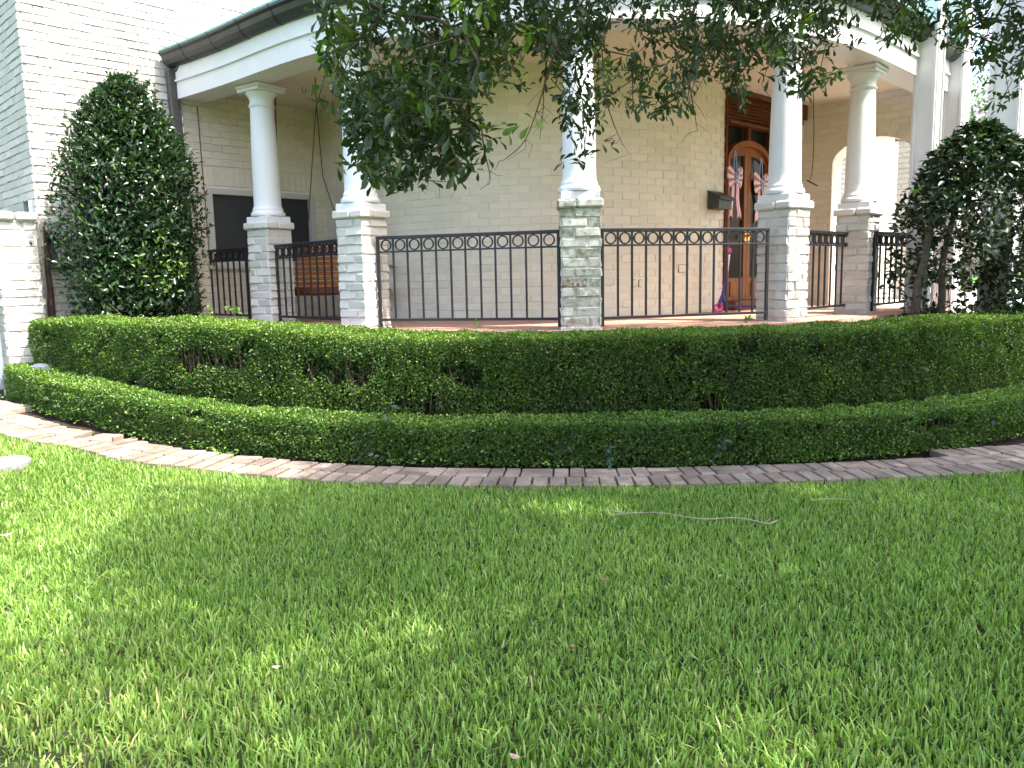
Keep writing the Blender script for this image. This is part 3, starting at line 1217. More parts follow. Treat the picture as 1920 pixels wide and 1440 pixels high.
# ================================================================== RAILINGS
RAILS = [((-3.97, 10.22), (-3.10, 9.44), 'black iron railing between the left wall and the first column'),
         ((-2.64, 9.05), (-1.70, 8.04), 'black iron railing in front of the wooden swing'),
         ((-1.285, 7.76), (.462, 7.25), 'black iron railing between the swing side and the weathered pier'),
         ((.823, 7.20), (2.485, 7.66), 'black iron railing in front of the pink scooter'),
         ((3.05, 8.21), (3.79, 8.92), 'short black iron railing before the arched passage'),
         ((4.02, 8.82), (5.15, 9.85), 'black iron railing half hidden behind the dark camellia')]
RB, RT = 1.0, 1.818
for (a, b, lab) in RAILS:
    a, b = np.array(a), np.array(b)
    L = float(np.linalg.norm(b - a))
    e = (b - a) / L
    nrm = np.array([e[1], -e[0]])
    ang = math.atan2(e[1], e[0])
    ex, ey, ez = np.array([e[0], e[1], 0]), np.array([nrm[0], nrm[1], 0]), np.array([0, 0, 1.0])
    t = thing('railing', lab, 'railing', (a[0], a[1], RB), 'iron railings between the porch columns')
    P = lambda s, z: np.array([a[0] + e[0] * s, a[1] + e[1] * s, z])
    mb = MB()
    mb.box(P(L / 2, RT - .016), (L, .042, .032), ang, bev=.004)
    mb.build('top_rail', M_IRON, t)
    mb = MB()
    mb.box(P(L / 2, RT - .150), (L - .03, .026, .016), ang, bev=.002)
    mb.build('middle_rail', M_IRON, t)
    mb = MB()
    mb.box(P(L / 2, RB + .014), (L - .03, .032, .024), ang, bev=.003)
    mb.build('bottom_rail', M_IRON, t)
    for s_ in (.014, L - .014):
        mb = MB()
        mb.box(P(s_, (RB - .06 + RT - .033) / 2), (.028, .028, RT - .033 - RB + .06), ang, bev=.003)
        mb.build('post', M_IRON, t)
    n = int(round(L / .148))
    w = (L - .056) / n
    for k in range(n):
        mb = MB()
        c = P(.028 + w * (k + .5), RT - .087)
        mb.ring(c, ex, ez, ey, .0545, .0115, .018, 28)
        mb.build('ring', M_IRON, t)
    for k in range(1, n):
        mb = MB()
        s_ = .028 + w * k
        mb.box(P(s_, (RB + .027 + RT - .033) / 2), (.0165, .0165, RT - .033 - RB - .027), ang)
        mb.build('baluster', M_IRON, t)

# ================================================================== THINGS ON THE PORCH
# swing bench
bc = at_y(610, 545, 9.75)
bz = 1.30
bang = math.radians(-3)
sw = thing('porch_swing', 'varnished slatted wooden swing hanging in the porch corner behind the railing', 'swing', (bc[0] + .15, bc[1], bz))
o3 = np.array([bc[0] + .15, bc[1], bz])
bx, by = np.array([math.cos(bang), math.sin(bang), 0]), np.array([-math.sin(bang), math.cos(bang), 0])
bzv = np.array([0, 0, 1.0])
G = lambda x, y, z: o3 + bx * x + by * y + bzv * z
HALF = .62
mb = MB()
for k in range(6):
    mb.box(G(0, -.20 + k * .085, .035 - .010 * k), (2 * HALF, .07, .020), bang, bev=.005, tint=random.random())
mb.build('seat', M_BENCH, sw)
mb = MB()
for k in range(8):
    mb.box(G(0, .25 + k * .022, .075 + k * .062), (2 * HALF, .018, .046), bang, bev=.004, tint=random.random())
mb.build('backrest', M_BENCH, sw)
mb = MB()
mb.box(G(0, -.245, -.01), (2 * HALF + .02, .025, .085), bang, bev=.006, tint=.35)
mb.box(G(0, .25, -.03), (2 * HALF + .02, .03, .085), bang, bev=.006, tint=.2)
mb.build('seat_frame', M_WOODD, sw)
for sg in (-1, 1):
    mb = MB()
    mb.box(G(sg * (HALF + .03), .0, .27), (.06, .52, .024), bang, bev=.008, tint=.9)
    pts = [G(sg * (HALF + .03), -.21 + .02 * math.sin(t * 6), .255 - .26 * t) for t in np.linspace(0, 1, 8)]
    mb.tube(pts, [.018, .022, .028, .024, .018, .024, .026, .02], 8, tint=.8)
    mb.build('armrest', M_BENCH, sw, smooth_=True)


def chain(mb, p0, p1, link_l=.036, r=.004, w=.011):
    p0, p1 = np.array(p0, float), np.array(p1, float)
    L = np.linalg.norm(p1 - p0)
    d = (p1 - p0) / L
    a = unit(np.cross(d, np.array([.3, 1, .2])))
    b = np.cross(d, a)
    n = int(L / (link_l * .74))
    for k in range(n):
        c = p0 + d * (k + .5) * L / n
        x = a if k % 2 else b
        pts = [c + d * link_l / 2 * math.cos(t) + x * w * math.sin(t) for t in np.linspace(0, 2 * PI, 9)]
        mb.tube(pts, r, 4, cap=False)


CH0 = at_y(516, 168, 9.3)
CH0[2] = 3.575
mb = MB()
chain(mb, CH0, G(-HALF - .03, -.2, .29))
mb.tube([CH0 + [0, 0, .02], CH0, CH0 + [.02, 0, -.03], CH0 + [0, 0, -.05]], .006, 6)
mb.build('chain', M_CHAIN, sw)
HK = [at_y(590, 128, 9.35), at_y(608, 130, 9.35)]
for h_ in HK:
    h_[2] = 3.70
mb = MB()
mb.tube([HK[1], at_y(592, 205, 9.75), G(-.42, .24, .6)], .0055, 6)
mb.tube([HK[0], at_y(594, 205, 9.6), at_y(605, 330, 9.6), G(HALF * .1, .2, .58)], .0055, 6)
mb.build('rope', M_CHAIN, sw)
mb = MB()
hk = at_y(565, 134, 9.3)
hk[2] = 3.575
mb.tube([hk + [0, 0, .01], hk - [0, 0, .025]] + [hk + np.array([.02 * (1 - math.cos(t)), 0, -.03 - .022 * math.sin(t)]) for t in np.linspace(.2, PI + .9, 9)], .0045, 6)
tag(mb.build('ceiling_hook', M_BLACK), 'empty black screw hook under the white beam near the swing', 'hook')

# letter box
lp, lt = drum.at(drum.L - .27)
ln = np.array([lt[1], -lt[0]])
box = thing('letter_box', 'dark metal wall letter box with a sloping lid left of the wooden doors', 'letter box', (lp[0], lp[1], 2.17))
fx = plane_f(lp, lt, ln)
mb = MB()
h0, h1 = 2.185, 2.40
prof = [(.012, h0), (.165, h0), (.165, h0 + .135), (.012, h1)]
mb.add([fx(u, z, d) for u in (-.165, .165) for d, z in prof], [(0, 1, 2, 3), (7, 6, 5, 4), (0, 4, 5, 1), (1, 5, 6, 2), (2, 6, 7, 3), (3, 7, 4, 0)])
M_LBOX = plain('aged_tin', (.055, .05, .048), .5, .5, .5, .35, 14, .1)
mb.build('body', M_LBOX, box)
mb = MB()
prof = [(.010, h1 + .012), (.010, h1 + .003), (.172, h0 + .138), (.186, h0 + .105), (.196, h0 + .108), (.180, h0 + .150)]
n = len(prof)
mb.add([fx(u, z, d) for u in (-.178, .178) for d, z in prof], [tuple(range(n)), tuple(range(n, 2 * n))[::-1]] + [(k, (k + 1) % n, n + (k + 1) % n, n + k) for k in range(n)])
mb.build('lid', M_LBOX, box)

# ribbon bows on the doors
M_RED = plain('red_ribbon', (.58, .17, .20), .6, 0, .3, .15, 20)
M_RWHITE = plain('white_ribbon', (.80, .74, .74), .6, 0, .3, .06, 20)
M_BLUE = plain('blue_ribbon', (.24, .29, .46), .6, 0, .3, .2, 20)
for bi, (u_, z_, lab) in enumerate(((.185, 2.60, 'red and white striped ribbon bow on the left door leaf beside the letter box'), (.815, 2.56, 'red and white striped ribbon bow on the right door leaf beside the column'))):
    t = thing('ribbon_bow', lab, 'bow', f_door(u_, z_, .03), 'striped bows hanging on the doors')
    B = lambda x, z, d: np.array(f_door(u_ + x * 1.18, z_ + z * 1.12, .03 + d))
    mb = MB()
    for sg in (-1, 1):
        edge = [(.015, .03), (.05, .095), (.09, .135), (.13, .14), (.15, .10), (.150, .045), (.145, -.01), (.135, -.06), (.11, -.105), (.07, -.105), (.025, -.05)]
        for k in range(len(edge) - 1):
            (x0, y0), (x1, y1) = edge[k], edge[k + 1]
            a, b = B(sg * x0, y0, .012), B(sg * x1, y1, .012)
            m0, m1 = B(sg * (x0 * .55 + .01), y0 * .55, .045), B(sg * (x1 * .55 + .01), y1 * .55, .045)
            c = B(sg * .01, (y0 + y1) * .12, .02)
            back = [B(sg * x0, y0, .004), B(sg * x1, y1, .004), B(0, 0, .004)]
            mb.add([c, m0, a, b, m1] + back, [(0, 1, 4), (1, 2, 3, 4), (2, 5, 6, 3), (5, 7, 6)], k % 2)
    mb.build('loop', [M_RED, M_RWHITE], t)
    mb = MB()
    for sg in (-1, 1):
        for k in range(5):
            x0, x1 = -.045 + k * .018, -.045 + (k + 1) * .018
            vs = []
            zs = np.linspace(-.05, -.46, 6)
            for j, zz in enumerate(zs):
                sp = sg * (.03 + .055 * (j / 5) ** .8)
                wd = .55 + .45 * j / 5
                zl0 = zz + (.05 * (1 - abs(x0) / .045) if j == 5 else 0)
                zl1 = zz + (.05 * (1 - abs(x1) / .045) if j == 5 else 0)
                dd = .014 + .008 * math.sin(j * 1.6 + sg)
                vs += [B(sp + x0 * wd, zl0, dd), B(sp + x1 * wd, zl1, dd), B(sp + x1 * wd, zl1, dd - .004), B(sp + x0 * wd, zl0, dd - .004)]
            fs = []
            for j in range(5):
                for q in range(4):
                    fs.append((4 * j + q, 4 * j + (q + 1) % 4, 4 * j + 4 + (q + 1) % 4, 4 * j + 4 + q))
            mb.add(vs, fs, k % 2)
    mb.build('tail', [M_RED, M_RWHITE], t)
    mb = MB()
    pts = [B(.045 * math.cos(a) * (1 if abs(math.cos(a)) > .1 else 1), .065 * math.sin(a), .035) for a in np.linspace(0, 2 * PI, 17)[:-1]]
    c0 = B(0, 0, .06)
    bk = [B(.045 * math.cos(a), .065 * math.sin(a), .01) for a in np.linspace(0, 2 * PI, 17)[:-1]]
    mb.add([c0] + pts + bk, [(0, 1 + k, 1 + (k + 1) % 16) for k in range(16)] + [(1 + k, 17 + k, 17 + (k + 1) % 16, 1 + (k + 1) % 16) for k in range(16)], 0)
    for k in range(14):                                         # white stars on the knot
        x, z = random.uniform(-.03, .03), random.uniform(-.048, .048)
        dd = .062 - .024 * max(abs(x) / .045, abs(z) / .065)
        star = [B(x + (.008 if q % 2 == 0 else .0035) * math.sin(q * PI / 5), z + (.008 if q % 2 == 0 else .0035) * math.cos(q * PI / 5), dd) for q in range(10)]
        mb.plate(star, np.array([DN[0], DN[1], 0]) * .002, 1)
    mb.build('knot', [M_BLUE, M_RWHITE], t)
    mb = MB()
    for sg in (-1, 1):
        pts = [(.0 + sg * .004, .31), (sg * .022, .20), (sg * .035, .06)]
        vs = []
        for x, z in pts:
            vs += [B(x - .007, z, .010), B(x + .007, z, .010), B(x + .007, z, .006), B(x - .007, z, .006)]
        fs = []
        for j in range(2):
            for q in range(4):
                fs.append((4 * j + q, 4 * j + (q + 1) % 4, 4 * j + 4 + (q + 1) % 4, 4 * j + 4 + q))
        mb.add(vs, fs)
    mb.build('hanging_ribbon', M_BLUE, t)

# kick scooter
M_PINKP = plain('pink_plastic', (.75, .045, .25), .4)
M_PURP = plain('purple_paint', (.055, .03, .19), .35)
M_SILV = plain('white_grip_tape', (.75, .76, .8), .4)
w0 = on_z(1347, 586, FLOOR)
w0[2] = FLOOR
sx = np.array([.964, -.265, 0])
sy = np.array([.265, .964, 0])
sz = np.array([0, 0, 1.0])
t = thing('kick_scooter', 'child size purple scooter with pink wheels parked by the wooden doors', 'scooter', w0)
Q = lambda x, y, z: w0 + sx * x + sy * y + sz * z
for wx in (0, .56):
    mb = MB()
    pts = [Q(wx + .048 * math.cos(a), 0, .058 + .048 * math.sin(a)) for a in np.linspace(0, 2 * PI, 21)]
    mb.tube(pts, .014, 6, cap=False)
    wh = mb.build('wheel', M_PINKP, t, smooth_=True)
    mb = MB()
    for k in range(5):
        a = 2 * PI * k / 5
        mb.tube([Q(wx, 0, .058), Q(wx + .042 * math.cos(a), 0, .058 + .042 * math.sin(a))], .008, 5)
    mb.tube([Q(wx, -.016, .058), Q(wx, .016, .058)], .016, 8)
    mb.build('spokes', M_PINKP, wh)
mb = MB()
mb.box(Q(.32, 0, .075), (.36, .10, .022), math.atan2(sx[1], sx[0]), bev=.008)
mb.tube([Q(.15, 0, .075), Q(.09, 0, .09), Q(.065, 0, .16), Q(.06, 0, .20)], .016, 8)
mb.build('deck', M_PURP, t)
mb = MB()
mb.tube([Q(.0, 0, .058), Q(.02, 0, .14), Q(.05, 0, .22), Q(.095, 0, .50)], [.02, .022, .020, .017], 8)
mb.build('stem', M_PURP, t)
mb = MB()
mb.tube([Q(.095, 0, .50), Q(.115, 0, .70)], .016, 8)
mb.build('upper_tube', M_SILV, t)
mb = MB()
mb.tube([Q(.118, -.15, .745), Q(.118, .15, .745)], .013, 8)
mb.tube([Q(.115, 0, .70), Q(.118, 0, .75)], .018, 8)
mb.build('handlebar', M_PURP, t)
for sg in (-1, 1):
    mb = MB()
    mb.tube([Q(.118, sg * .10, .745), Q(.118, sg * .17, .745)], .020, 10)
    mb.tube([Q(.118, sg * .172, .745), Q(.118, sg * .182, .745)], .030, 10)
    mb.build('grip', M_PINKP, t)

# wire with a hook hanging from the porch ceiling
wp = [at_y(1524, 196, 10.6), at_y(1526, 240, 10.6), at_y(1525, 290, 10.6), at_y(1523, 318, 10.6), at_y(1519, 338, 10.6)]
wp[0][2] = 3.70
t = thing('hanging_wire', 'thin wire with a small crossbar hanging from the porch ceiling by the arch', 'wire', wp[0])
mb = MB()
mb.tube(wp, .005, 5)
mb.build('strand', M_CHAIN, t)
mb = MB()
mb.tube([at_y(1513, 338, 10.6), at_y(1534, 349, 10.55)], [.012, .007], 6)
mb.build('crossbar', M_BLACK, t)

# ================================================================== LEFT SIDE: pier, gate, lantern, drain
gp_ = on_z(70, 560, 1.25)
GN = np.array([S2, -S2])
pr = np.array([-4.965, 8.455])
mb = MB()
pier = thing('gate_pier', 'cream painted brick gate pier with a mossy cap at the left edge', 'gate pier', (pr[0] - .25, pr[1] - .1, .3))
pw = .37
fq = [plane_f(pr - LE * pw, LE, LN), plane_f(pr - LN * pw, LN, LE), plane_f(pr - LE * pw, -LN, -LE), plane_f(pr - LN * pw - LE * pw, LE, -LN)]
fq[3] = plane_f(pr - LN * pw, -LE, -LN)
for i, f in enumerate(fq):
    brick_run(mb, f, 0.003, pw - .003, .25, 2.08, depth=.012, jitter=.006, phase=.118 * (i % 2), inset=.011)
mb.build('brick_shaft', M_PIER, pier)
mb = MB()
for k in range(2):
    c = pr - LE * (pw - .075 - .205 * k) + LN * .02 - LN * .13
    mb.box((c[0], c[1], 2.13 + random.uniform(-.005, .005)), (.19, .34, .092), PI / 4 + random.uniform(-.03, .03), bev=.022, tint=random.random())
    c = c - LN * .30
    mb.box((c[0], c[1], 2.13 + random.uniform(-.005, .005)), (.19, .24, .092), PI / 4 + random.uniform(-.03, .03), bev=.022, tint=random.random())
mb.build('cap', M_PIERW, pier)

mb = MB()
dpp = LP + LN * .05 + LE * .03
mb.tube([np.array([dpp[0] + .02 * math.sin(k * 1.7) * .3, dpp[1], 2.05 - k * .14]) for k in range(14)], [.014, .017, .020, .023, .027, .031, .036, .036, .037, .038, .038, .038, .038, .038], 10)
M_RPIPE = plain('oxide_pipe', (.065, .042, .038), .7, 0, .3, .4, 12, .3)
tag(mb.build('drain_pipe', M_RPIPE, smooth_=True), 'rusty maroon drain pipe between the gate pier and the house corner', 'pipe')

gt = thing('metal_gate', 'grey metal gate leaf at the far left beside the brick pier', 'gate', (-5.6, 8.6, .4))
mb = MB()
g0 = pr - LE * (pw + .03) - LN * .06
ga = PI / 4
for k, (w_, z0_, z1_) in enumerate(((.06, .35, 1.95), (.04, .5, 1.85))):
    c = g0 - LE * (.05 + .09 * k)
    mb.box((c[0], c[1], (z0_ + z1_) / 2), (w_, .05, z1_ - z0_), ga, bev=.004)
mb.build('stile', M_GATE, gt)
mb = MB()
for z in (.52, 1.1, 1.8):
    c = g0 - LE * .75
    mb.box((c[0], c[1], z), (1.22, .04, .06), ga, bev=.004)
mb.build('rail', M_GATE, gt)
mb = MB()
for k in range(9):
    c = g0 - LE * (.24 + .12 * k)
    mb.box((c[0], c[1], 1.16), (.022, .022, 1.22), ga)
mb.build('bar', M_GATE, gt)
mb = MB()
c = np.array([-5.62, 8.95])
pp = at_y(46, 372, 9.1)
mb.box((pp[0], pp[1], 1.47), (.055, .055, 2.3), PI / 4, bev=.004)
mb.box((pp[0], pp[1], 2.63), (.07, .07, .02), PI / 4, bev=.004)
tag(mb.build('fence_post', M_GATE), 'slim grey metal post standing behind the brick gate pier', 'post')

# wall lantern, half hidden by the holly
lc = LP + LE * .13 + LN * .15
lan = thing('wall_lantern', 'black framed glass wall lantern on the corner beside the holly', 'lantern', (lc[0], lc[1], 1.62))
mb = MB()
hw_, lz0, lz1 = .075, 1.60, 1.98
for sx_ in (-1, 1):
    for sy_ in (-1, 1):
        p = lc + LE * sx_ * hw_ + LN * sy_ * hw_
        mb.box((p[0], p[1], (lz0 + lz1) / 2), (.011, .011, lz1 - lz0), PI / 4)
for z in (lz0, lz1):
    for q in range(4):
        aa = PI / 4 + q * PI / 2
        nn = np.array([math.cos(aa), math.sin(aa)])
        p = lc + nn * hw_
        mb.box((p[0], p[1], z), (.011, 2 * hw_ + .024, .014), aa)
mb.build('frame', M_BLACK, lan)
mb = MB()
vs = [(lc[0] + LE[0] * a * .10 + LN[0] * b * .10, lc[1] + LE[1] * a * .10 + LN[1] * b * .10, lz1 + .008) for a, b in ((-1, -1), (1, -1), (1, 1), (-1, 1))]
vs += [(lc[0], lc[1], lz1 + .09)]
mb.add(vs, [(0, 1, 2, 3), (0, 4, 1), (1, 4, 2), (2, 4, 3), (3, 4, 0)])
mb.tube([(lc[0], lc[1], lz1 + .07), (lc[0], lc[1], lz1 + .12)], .008, 6)
q_ = lc - LN * .14
mb.box((q_[0], q_[1], 1.95), (.10, .02, .16), PI / 4, bev=.004)
mb.build('roof', M_BLACK, lan)
mb = MB()
mb.tube([(lc[0], lc[1], lz0 + .01), (lc[0], lc[1], lz0 + .16)], .018, 8)
mb.build('candle', M_TRIM, lan)
M_CLEAR, nt_, b_ = new_mat('clear_glass')
b_.inputs['Transmission Weight'].default_value = 1.0
b_.inputs['Roughness'].default_value = .03
b_.inputs['IOR'].default_value = 1.1
mb = MB()
for q in range(4):
    aa = PI / 4 + q * PI / 2
    nn = np.array([math.cos(aa), math.sin(aa)])
    p = lc + nn * (hw_ - .001)
    mb.box((p[0], p[1], (lz0 + lz1) / 2), (.003, 2 * hw_ - .012, lz1 - lz0 - .016), aa)
mb.build('pane', M_CLEAR, lan)


# ================================================================== HEDGES
def hedge(name, label, curve, s0, s1, depth, ztop, zbase, mat, n_front, n_top, leaf, rr, holes, seed, endcaps=True):
    """a clipped hedge swept along a plan curve; ztop(s), zbase(x, y)"""
    c0, _ = curve.at((s0 + s1) / 2, depth / 2)
    t = thing(name, label, 'hedge', (c0[0], c0[1], 0))
    # profile of the clipped shape, parametrised 0..1 round front, top and back
    def surf(s, w):
        """w: 0 front foot .. 1 front shoulder .. 2 back shoulder .. 3 back foot"""
        s = np.asarray(s, float)
        w = np.asarray(w, float)
        zt = ztop(s)
        e = np.minimum(np.minimum(s - s0, s1 - s) / .35, 1)
        e = np.sqrt(np.clip(1 - (1 - np.clip(e, 0, 1)) ** 2, 0, 1))
        d0 = depth / 2 - depth / 2 * (.35 + .65 * e)
        d1 = depth - d0
        off = np.where(w < 1, d0, np.where(w < 2, d0 + (d1 - d0) * (w - 1), d1))
        xy, tan = curve.at(s, off)
        zb = zbase(xy[:, 0], xy[:, 1])
        fr = np.where(w < 1, w, np.where(w < 2, 1.0, 3 - w))
        z = zb + (zt - zb) * fr
        # rounded shoulders
        r = rr
        edge = np.where(w < 1, (1 - w) * (zt - zb), np.where(w < 2, np.minimum(w - 1, 2 - w) * (d1 - d0), (w - 2) * (zt - zb)))
        drop = np.clip(1 - edge / r, 0, 1) ** 2 * r * .3
        side = np.where(w < 1, 1.0, np.where(w < 2, np.where(w < 1.5, 1, -1), -1.0))
        nout = np.where(w < 1, -1.0, np.where(w < 2, 0.0, 1.0))
        blend = np.clip(1 - edge / r, 0, 1) * .6
        ny = np.where(w < 1, -1, np.where(w < 2, np.where(w < 1.5, -blend, blend), 1.0))
        nz = np.where((w >= 1) & (w < 2), 1.0, blend)
        nrm2 = np.stack([-tan[:, 1], tan[:, 0]], -1)
        N = np.stack([nrm2[:, 0] * ny, nrm2[:, 1] * ny, nz], -1)
        N = unit(N)
        P = np.stack([xy[:, 0], xy[:, 1], z], -1) - N * drop[:, None]
        return P, N

    L = s1 - s0
    # lumpy clipped surface
    def lumps(s, w):
        return .017 * (vnoise(s * 2.3, w * 2.5, seed) - .5) * 2 + .020 * (vnoise(s * 7, w * 6, seed + 3) - .5) * 2

    nf, nt_ = int(n_front * L), int(n_top * L)
    S = np.concatenate([rng.uniform(s0, s1, nf), rng.uniform(s0, s1, nt_), rng.uniform(s0, s1, nf // 4)])
    Wd = np.concatenate([rng.random(nf) ** .9, 1 + rng.random(nt_), 2 + rng.random(nf // 4) * .7])
    # thin spots show the stems, and no leaves grow in a few of them
    dens = vnoise(S * 3.1, Wd * 3.3, seed + 9) * .6 + vnoise(S * 8.5, Wd * 7, seed + 5) * .4
    thr = np.where(Wd < 1, holes * (.45 + .55 * np.exp(-((Wd - .68) / .2) ** 2)), .0)
    keep = dens > thr * rng.uniform(.75, 1.1, len(S))
    S, Wd = S[keep], Wd[keep]
    P, N = surf(S, Wd)
    dep = rng.exponential(.022, len(S)) - .012
    P = P + N * (lumps(S, Wd) - dep)[:, None]
    # end faces
    if endcaps:
        ne = int(n_front * .8)
        se = np.full(ne, s0 + .02) + rng.uniform(0, .05, ne)
        we = rng.uniform(0, 3, ne)
        Pe, Ne = surf(se, we)
        cm, _ = curve.at(np.array([s0]), np.array([depth / 2]))
        fr = rng.random(ne)[:, None]
        cxy = np.stack([np.full(ne, cm[0, 0]), np.full(ne, cm[0, 1]), Pe[:, 2]], -1)
        Pe = cxy + (Pe - cxy) * np.sqrt(fr)
        _, tn = curve.at(np.array([s0]))
        Ne = np.tile(np.array([[-tn[0, 0], -tn[0, 1], .2]]), (ne, 1))
        P = np.concatenate([P, Pe])
        N = np.concatenate([N, Ne])
    n = len(P)
    R = rng.normal(size=(n, 3))
    D = unit(unit(R) * .9 + N * .55 + np.array([0, 0, .25]))
    NN = unit(N * .7 + rng.normal(size=(n, 3)) * .55 + np.array([0, 0, .45]))
    ln_ = leaf * rng.uniform(.7, 1.25, n)
    # sunlit top painted in with lighter, yellower tints; a few young leaves throughout
    clump = vnoise(P[:, 0] * 4, P[:, 2] * 5 + P[:, 1] * 3, seed + 20)
    tint = np.clip(.05 + .55 * rng.random(n) + .3 * clump + .22 * (N[:, 2] > .7), 0, .86)
    tint = np.where(rng.random(n) < .03 + .05 * (N[:, 2] > .7), rng.uniform(.88, 1, n), tint)
    leaf_cloud('foliage', P, D, NN, ln_, ln_ * rng.uniform(.5, .68, n), mat, t, LEAF4, tint)
    # bare stems inside
    mb = MB()
    m = int(L * 75)
    for k in range(m):
        s = random.uniform(s0 + .1, s1 - .1)
        o = random.uniform(.05, depth - .08) if random.random() < .45 else random.uniform(.035, .09)
        p, tn = curve.at(s, o)
        zb = float(zbase(p[0], p[1]))
        zt = float(ztop(np.array([s]))[0])
        h = zt - zb
        za = zb + random.uniform(0, .45) * h
        zz = min(zt - .04, za + random.uniform(.25, .5) * h)
        lean = random.uniform(-.13, .13) * h
        lean2 = random.uniform(-.06, .02)
        q, _ = curve.at(s + lean, max(.02, o + lean2))
        mid = (np.array([p[0], p[1], za]) + np.array([q[0], q[1], zz])) / 2 + np.array([random.uniform(-.015, .015), random.uniform(-.015, .015), 0])
        r_ = random.uniform(.0022, .0045)
        mb.tube([(p[0], p[1], za), mid, (q[0], q[1], zz)], [r_ * 1.2, r_, r_ * .5], 4, tint=random.random())
        if random.random() < .6:
            s2 = s + random.uniform(-.06, .06)
            e_, _ = curve.at(s2, max(.01, o - random.uniform(0, .04)))
            mb.tube([mid, (e_[0], e_[1], mid[2] + random.uniform(.03, .09))], [r_ * .7, r_ * .3], 3)
    # thick leggy trunks at the foot
    for k in range(int(L * 4)):
        s = random.uniform(s0 + .1, s1 - .1)
        p, _ = curve.at(s, depth / 2 + random.uniform(-.1, .1))
        zb = float(zbase(p[0], p[1]))
        zt = float(ztop(np.array([s]))[0])
        mb.tube([(p[0], p[1], zb - .03), (p[0] + random.uniform(-.04, .04), p[1] + random.uniform(-.04, .04), zb + .5 * (zt - zb)), (p[0] + random.uniform(-.1, .1), p[1], zt - .08)], [.014, .010, .004], 5)
    mb.build('stems', M_HSTEM, t, fix=False)
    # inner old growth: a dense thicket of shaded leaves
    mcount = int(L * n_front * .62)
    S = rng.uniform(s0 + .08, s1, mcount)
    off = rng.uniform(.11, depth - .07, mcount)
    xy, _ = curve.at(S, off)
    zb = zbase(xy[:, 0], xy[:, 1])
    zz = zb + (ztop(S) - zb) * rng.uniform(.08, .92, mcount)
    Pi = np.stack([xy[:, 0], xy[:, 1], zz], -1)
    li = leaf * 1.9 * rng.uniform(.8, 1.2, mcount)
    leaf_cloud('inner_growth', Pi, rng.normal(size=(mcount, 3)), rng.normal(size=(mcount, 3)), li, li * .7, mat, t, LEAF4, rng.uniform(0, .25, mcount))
    return t


S_LEFT = float(np.interp(0, [0], [0]))
# where the low hedge starts: at the photograph's left edge
d_ = np.hypot(FAR.P[:, 0] - far_pts[1][0], FAR.P[:, 1] - far_pts[1][1])
s_start = FAR.S[np.argmin(d_)] - .05
hedge('low_hedge', 'low clipped dwarf boxwood hedge curving along the brick path', FAR, s_start, FAR.L - .05, .36,
      lambda s: .335 + ground_z(FAR.at(s)[0][:, 0], FAR.at(s)[0][:, 1]) + .005 * np.sin(np.asarray(s) * 1.7),
      lambda x, y: np.where(True, bed_z(x, y) + .02, 0), M_BOX2, 4600, 3600, .023, .07, .22, 3)

BIG = Curve2([(-5.06, 8.17), (-4.86, 8.02), (-4.50, 7.78), (-3.95, 7.42), (-3.25, 7.08), (-2.27, 6.72), (-1.2, 6.44), (0, 6.27), (1, 6.22), (2, 6.30), (3, 6.54), (4, 6.98), (5.2, 7.72), (6.3, 8.6)])


def big_top(s):
    x = np.interp(s, BIG.S, BIG.P[:, 0])
    return .918 + .145 * smooth((-x - .6) / 2.6) + .004 * np.sin(np.asarray(s) * 2.1)


hedge('tall_hedge', 'tall clipped boxwood hedge in front of the porch with bare twigs showing', BIG, 0.0, BIG.L - .05, .66,
      big_top, lambda x, y: bed_z(x, y), M_BOX, 8800, 7000, .0225, .09, .46, 5)


# ================================================================== SHRUBS AND TREES
def branch_net(tips, root_pts, root_r, tip_r, mb, wander=.05, n=5, expo=2.3, maxr=None, zbias=.35):
    """join tips to a skeleton: each tip to the nearest point already joined; thickness from the load carried"""
    nodes = [np.array(p, float) for p in root_pts]
    parent = [-1] + list(range(len(root_pts) - 1))
    order = sorted(range(len(tips)), key=lambda i: np.min(np.linalg.norm(np.array(root_pts) - tips[i], axis=1)))
    for i in order:
        p = np.array(tips[i], float)
        A = np.array(nodes)
        d = np.linalg.norm(A - p, axis=1)
        j = int(np.argmin(d))
        L = d[j]
        k = max(1, int(L / .22))
        last = j
        base = nodes[j].copy()
        for q in range(1, k + 1):
            w = q / k
            pt = base + (p - base) * w
            if q < k:
                pt = pt + np.random.default_rng(i * 31 + q).normal(size=3) * wander * L * math.sin(w * PI)
            nodes.append(pt)
            parent.append(last)
            last = len(nodes) - 1
    load = [0.0] * len(nodes)
    child = [0] * len(nodes)
    for i in range(len(nodes)):
        if parent[i] >= 0:
            child[parent[i]] += 1
    for i in range(len(nodes) - 1, 0, -1):
        if child[i] == 0:
            load[i] = 1.0
        load[parent[i]] += max(load[i], 1.0)
    for i in range(1, len(nodes)):
        j = parent[i]
        ra = tip_r * max(load[j], 1) ** (1 / expo)
        rb = tip_r * max(load[i], 1) ** (1 / expo)
        ra = min(ra, rb * 1.5)
        if maxr:
            ra, rb = min(ra, maxr), min(rb, maxr)
        mb.tube([nodes[j], nodes[i]], [ra, rb], n if rb > .006 else 4, cap=False)
    return nodes


# --- holly by the left wall
hc = np.array([-4.08, 8.76, 0.0])
hol = thing('holly_shrub', 'tall dark glossy holly shrub trimmed to a cone against the left wall', 'shrub', (hc[0], hc[1], .4))


def holly_r(z):
    """half width up the height"""
    return np.interp(z, [.5, .95, 1.5, 2.1, 2.6, 3.0, 3.35, 3.56], [.54, .62, .72, .78, .72, .56, .33, .09])


